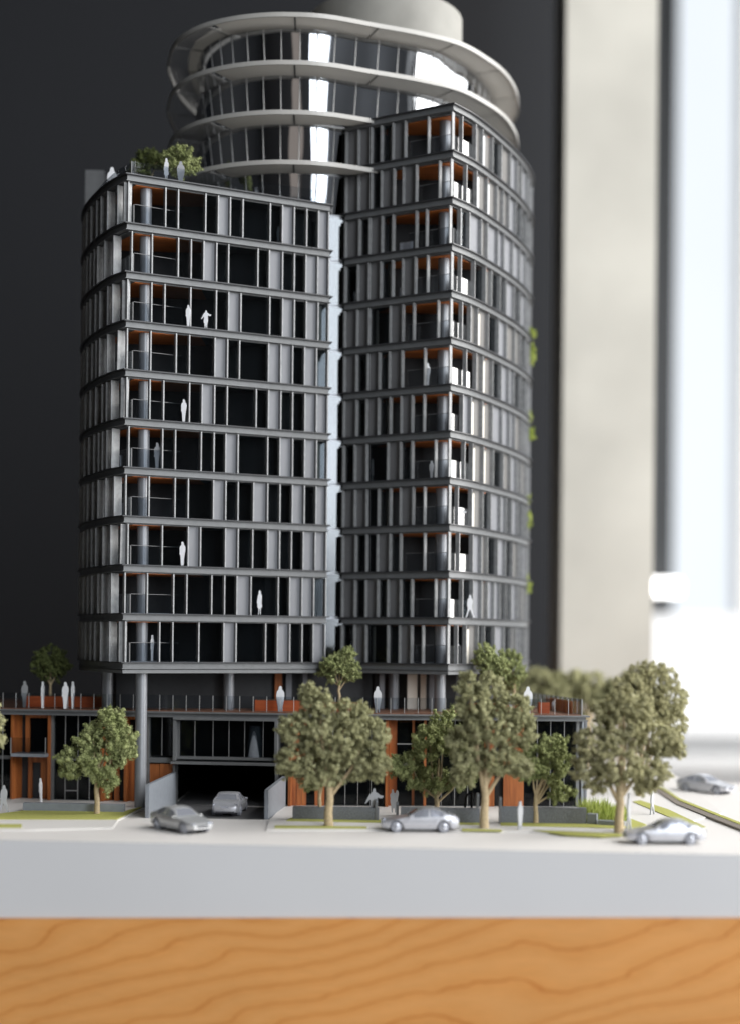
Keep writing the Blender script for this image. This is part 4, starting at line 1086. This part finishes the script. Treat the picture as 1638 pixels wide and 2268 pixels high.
# ================================================================== TREES
def ico(sub=1):
    bm = bmesh.new(); bmesh.ops.create_icosphere(bm, subdivisions=sub, radius=1)
    v = np.array([x.co[:] for x in bm.verts]); f = np.array([[q.index for q in p.verts] for p in bm.faces]); bm.free(); return v, f
ICV, ICF = ico(1)
def crown_mesh(name, blobs, m, rs, dens=1.0, leaf=.085, cl=.36):
    """blobs: (x,y,z,rx,ry,rz) local cm. Sprigs of crumbly foam grow outwards in each lobe, set with leaf flakes."""
    V = []; Fc = []; base = 0; LP = []; CC = []; RR = []
    cen = np.average([q[:3] for q in blobs], axis=0, weights=[q[3] for q in blobs])
    for (bx, by, bz, rx, ry, rz) in blobs:
        n = int(dens * 3.6 * (rx * ry * rz) ** (2 / 3) / (cl * cl)) + 4
        for _ in range(n):
            d = rs.normal(size=3); d /= np.linalg.norm(d); rr = rs.uniform(.3, 1) ** .5
            c = np.array([bx, by, bz]) + d * rr * np.array([rx, ry, rz]) * .82
            o = c - cen; o[2] += .6; o /= np.linalg.norm(o) + 1e-6
            g = o * .7 + rs.normal(size=3) * .45; g /= np.linalg.norm(g)
            r = cl * rs.uniform(.42, .72); k = rs.randint(2, 5)
            for i in range(k):                       # a short sprig of shrinking crumbs
                CC.append(c); RR.append(r); c = c + (g + rs.normal(size=3) * .35) * r * .85; r *= .78
    CC = np.array(CC); RR = np.array(RR)
    for c, r in zip(CC, RR):
        sc = np.clip(1 + .42 * rs.normal(size=len(ICV)), .3, 2.0)
        V.append(ICV * sc[:, None] * r * .72 + c); Fc.append(ICF + base); base += len(ICV)
    leaf = leaf * .62
    k = (30 * (RR / .2) ** 1.6 * (.085 / leaf) ** 1.2).astype(int) + 6
    idx_ = np.repeat(np.arange(len(CC)), k); dd = rs.normal(size=(len(idx_), 3)); dd /= np.linalg.norm(dd, axis=1)[:, None]
    P = CC[idx_] + dd * RR[idx_][:, None] * rs.uniform(.7, 1.5, size=(len(idx_), 1)); k = len(P)
    a = rs.normal(size=(k, 3)); a /= np.linalg.norm(a, axis=1)[:, None]
    b = np.cross(a, rs.normal(size=(k, 3))); b /= np.linalg.norm(b, axis=1)[:, None]
    s = leaf * rs.uniform(.45, 1.25, size=(k, 1))
    tri = np.stack([P + a * s, P - a * s * .5 + b * s * .7, P - a * s * .5 - b * s * .7], 1).reshape(-1, 3)
    F2 = np.arange(3 * k).reshape(-1, 3) + base
    VV = np.vstack(V + [tri]) * S; FF = np.vstack(Fc + [F2])
    me = bpy.data.meshes.new(name); me.vertices.add(len(VV)); me.vertices.foreach_set("co", VV.ravel())
    me.loops.add(len(FF) * 3); me.loops.foreach_set("vertex_index", FF.ravel().astype(np.int32))
    me.polygons.add(len(FF)); me.polygons.foreach_set("loop_start", np.arange(0, len(FF) * 3, 3, dtype=np.int32))
    me.polygons.foreach_set("loop_total", np.full(len(FF), 3, dtype=np.int32)); me.update(); me.validate(); me.materials.append(m)
    return me
def tree(u, v, Y, blobs, m, label, seed, z=.07, trunk=.22, leaf=.085, cl=.36, dens=1.0, name="model_tree", group="sponge foliage model trees", fork=None, Yd=1.0, tv=None):
    """(u,v) foot of the trunk, blobs as (u, v, ru, rv) in picture units at the tree's distance"""
    a, _b = ray(u, v); x0 = a * Y; px = 3300.0 / Y
    root = empty(name, (x0, Y, z), label, "tree", group)
    rs = np.random.RandomState(seed); B = []
    for (bu, bv, ru, rv) in blobs:
        c = AT(bu, bv, Y); rx, rz = ru * 1.17 / px, rv * 1.09 / px
        B.append((c.x - x0, rs.uniform(-.35, .35) * rx * Yd, c.z - z, rx, (rx + rz) / 2 * Yd, rz))
    me = crown_mesh("crown", B, m, rs, dens, leaf, cl); link("crown", me, root)
    # trunk and limbs reach into every blob
    cz = np.average([q[2] for q in B], weights=[q[3] for q in B]); cxm = np.average([q[0] for q in B], weights=[q[3] for q in B])
    zf = (AT(u, fork, Y).z - z) if fork else min(q[2] - q[5] * .6 for q in B)
    zf = max(.4, zf); w1 = rs.uniform(-.06, .06)
    t = MB(); t.tube([(0, 0, -.02), (w1 * .5, 0, zf * .33), (-w1, 0, zf * .66), (0, 0, zf), (cxm * .4, 0, zf + (cz - zf) * .5), (cxm * .8, 0, cz)], [trunk * 1.15, trunk, trunk * .9, trunk * .82, trunk * .55, trunk * .25], 10)
    me = t.mesh("trunk", bark_m, smooth=True); to = link("trunk", me, root)
    for i, q in enumerate(B[:6]):
        hs = zf * (1.0 - .13 * (i % 3))
        lb = MB(); sx = 0.0; mid = (q[0] * .55, q[1] * .5, zf + (q[2] - zf) * .35)
        lb.tube([(0, 0, hs * .93), mid, (q[0] * .9, q[1], q[2])], [trunk * .5, trunk * .38, trunk * .16], 8)
        link("limb", lb.mesh("limb", bark_m, smooth=True), to)
    return root
Yg = lambda u, v: G(u, v, .07).y
# street trees
tree(215, 1803, Yg(215, 1803), [(245, 1600, 34, 32), (205, 1640, 42, 34), (268, 1640, 42, 34), (170, 1680, 36, 34), (222, 1690, 46, 36), (275, 1670, 30, 30), (238, 1725, 28, 24), (160, 1712, 22, 18)], fol_green, "mid green tree with a heart shaped crown on the left lawn", 1, fork=1722, trunk=.17)
tree(728, 1829, Yg(728, 1829), [(683, 1535, 20, 28), (706, 1560, 36, 34), (770, 1585, 50, 40), (665, 1615, 52, 44), (738, 1640, 78, 62), (820, 1630, 42, 44), (660, 1680, 50, 40), (760, 1700, 70, 38), (822, 1695, 46, 34), (705, 1720, 48, 26), (640, 1700, 22, 20)], fol_olive, "large blurred olive tree in the street right of the garage", 2, fork=1740, trunk=.26, cl=.27, leaf=.10)
tree(708, 1815, Yg(708, 1815), [(700, 1725, 30, 26), (690, 1700, 26, 20), (722, 1705, 24, 22)], fol_green, "thin trunked small tree hidden behind the large olive tree", 3, fork=1745, trunk=.13)
tree(965, 1800, Yg(965, 1812), [(905, 1700, 38, 36), (950, 1650, 44, 46), (985, 1610, 40, 36), (1020, 1660, 40, 50), (960, 1725, 60, 30), (1025, 1720, 36, 28)], fol_green, "dark green low tree between the two largest street trees", 4, fork=1765, trunk=.17, cl=.38)
tree(1071, 1834, Yg(1071, 1834), [(1032, 1515, 22, 30), (1080, 1525, 34, 36), (1045, 1560, 44, 36), (1130, 1570, 44, 40), (1080, 1610, 66, 50), (1155, 1620, 34, 50), (1030, 1650, 42, 50), (1105, 1680, 60, 40), (1030, 1710, 34, 34), (1150, 1700, 30, 26)], fol_olive, "tallest blurred olive tree standing in front of the right tower", 5, fork=1740, trunk=.26, cl=.27, leaf=.10)
tree(1185, 1824, Yg(1185, 1824), [(1225, 1650, 36, 24), (1190, 1672, 34, 26), (1240, 1690, 32, 26), (1175, 1708, 42, 24), (1215, 1712, 36, 20), (1243, 1758, 34, 22), (1232, 1742, 18, 16)], fol_green, "small sharp green tree in front of the right granite wall", 6, fork=1762, trunk=.15, cl=.26, leaf=.07)
tree(1370, 1844, Yg(1370, 1844), [(1380, 1545, 26, 24), (1345, 1575, 38, 30), (1412, 1575, 38, 34), (1380, 1620, 66, 50), (1450, 1640, 52, 50), (1310, 1650, 48, 42), (1300, 1700, 40, 34), (1370, 1695, 64, 42), (1440, 1710, 46, 34), (1485, 1650, 26, 36), (1330, 1738, 30, 20), (1425, 1738, 30, 18)], fol_khaki, "large khaki tree at the right corner of the site", 7, fork=1752, trunk=.27, cl=.27, leaf=.09)
tree(1415, 1800, 110, [(1440, 1500, 62, 36), (1480, 1550, 46, 50), (1420, 1560, 70, 50), (1488, 1600, 36, 46), (1395, 1520, 40, 34)], fol_khaki, "taller khaki tree directly behind the right corner tree", 8, fork=1720, trunk=.2, cl=.27, leaf=.10)
for i, (u, Y, bl, lb) in enumerate([
    (1205, 132, [(1200, 1515, 46, 36), (1170, 1540, 40, 36), (1235, 1530, 40, 40)], "very blurred tree behind the deck nearest the dark wall"),
    (1300, 133, [(1262, 1512, 36, 38), (1300, 1520, 40, 36), (1330, 1540, 40, 36), (1280, 1560, 44, 30)], "very blurred tree behind the deck in front of the concrete pillar"),
    (1375, 126, [(1375, 1530, 44, 40), (1350, 1560, 40, 40), (1400, 1580, 40, 40)], "blurred olive tree behind the right khaki trees")]):
    tree(u, 1690, Y, bl, fol_olive, lb, 20 + i, z=.0, trunk=.28, cl=.5, leaf=.13, dens=.8)
tree(-22, 1815, Yg(-22, 1815), [(-25, 1560, 30, 36), (-18, 1600, 34, 30), (-15, 1648, 28, 26)], fol_olive, "cut off olive tree at the left edge of the picture", 9, fork=1700, trunk=.22, cl=.4)
# deck trees
tree(112, 1545, 105.8, [(112, 1452, 32, 24), (96, 1472, 26, 26), (130, 1472, 24, 26), (112, 1490, 30, 22)], fol_dark, "dark round tree in the left deck planter", 10, z=7.2, fork=1512, trunk=.09, cl=.24, leaf=.07)
tree(751, 1560, 103.6, [(768, 1456, 22, 22), (740, 1468, 26, 22), (778, 1486, 26, 22), (722, 1486, 24, 16), (752, 1500, 30, 18)], fol_green, "light green tree on the deck between the two towers", 11, z=7.1, fork=1518, trunk=.10, cl=.22, leaf=.06)
tree(1095, 1560, 104.5, [(1072, 1448, 26, 20), (1095, 1462, 26, 24), (1072, 1470, 24, 22), (1088, 1490, 30, 22), (1105, 1480, 22, 22)], fol_green, "light green deck tree in front of the right tower foot", 12, z=7.0, fork=1520, trunk=.10, cl=.22, leaf=.06)
tree(1138, 1560, 107.5, [(1132, 1462, 24, 22), (1140, 1490, 24, 26), (1128, 1510, 22, 18)], fol_green, "paler deck tree at the right edge of the right tower", 13, z=7.0, fork=1530, trunk=.10, cl=.24, leaf=.07)
# roof trees
tree(400, 400, 103.0, [(400, 338, 28, 18), (380, 352, 26, 18), (418, 358, 26, 24), (395, 378, 34, 18)], fol_green, "bright green tree on the roof terrace behind the white woman", 14, z=lev[10], fork=390, trunk=.09, cl=.24, leaf=.065)
tree(330, 400, 106.0, [(325, 350, 34, 22), (350, 362, 26, 18), (312, 378, 30, 16)], fol_dark, "dark blurred tree at the back of the roof terrace", 15, z=lev[10], fork=392, trunk=.09, cl=.3, leaf=.08)
# climbing plants on the right tower silhouette
for i, (u, v, ru, rv) in enumerate([(1173, 740, 11, 9), (1172, 785, 10, 27), (1161, 925, 10, 21), (1167, 962, 11, 16), (1160, 1110, 10, 14), (1163, 1150, 10, 28), (1160, 1298, 10, 28)]):
    c = AT(u + 5, v, 118.0); rs = np.random.RandomState(50 + i); pxs = 3300 / 118.5
    me = crown_mesh("hanging_plant", [(0, 0, 0, ru / pxs, ru / pxs * 1.2, rv / pxs)], fol_lime, rs, 1.0, .08, .2)
    o = link("hanging_plant", me); o.location = c * S
    tag(o, ["small round lime plant, highest on the right tower's edge", "long lime plant hanging just below the highest one", "lime plant on the right tower's edge level with its seventh storey", "lime plant trailing below the seventh storey plant", "small lime plant on the right tower's edge, upper one of the fifth storey pair", "long lime plant trailing below the fifth storey plant", "lowest lime plant on the right tower's edge, by the third storey"][i], "plant", "lime plants on the right tower's edge")
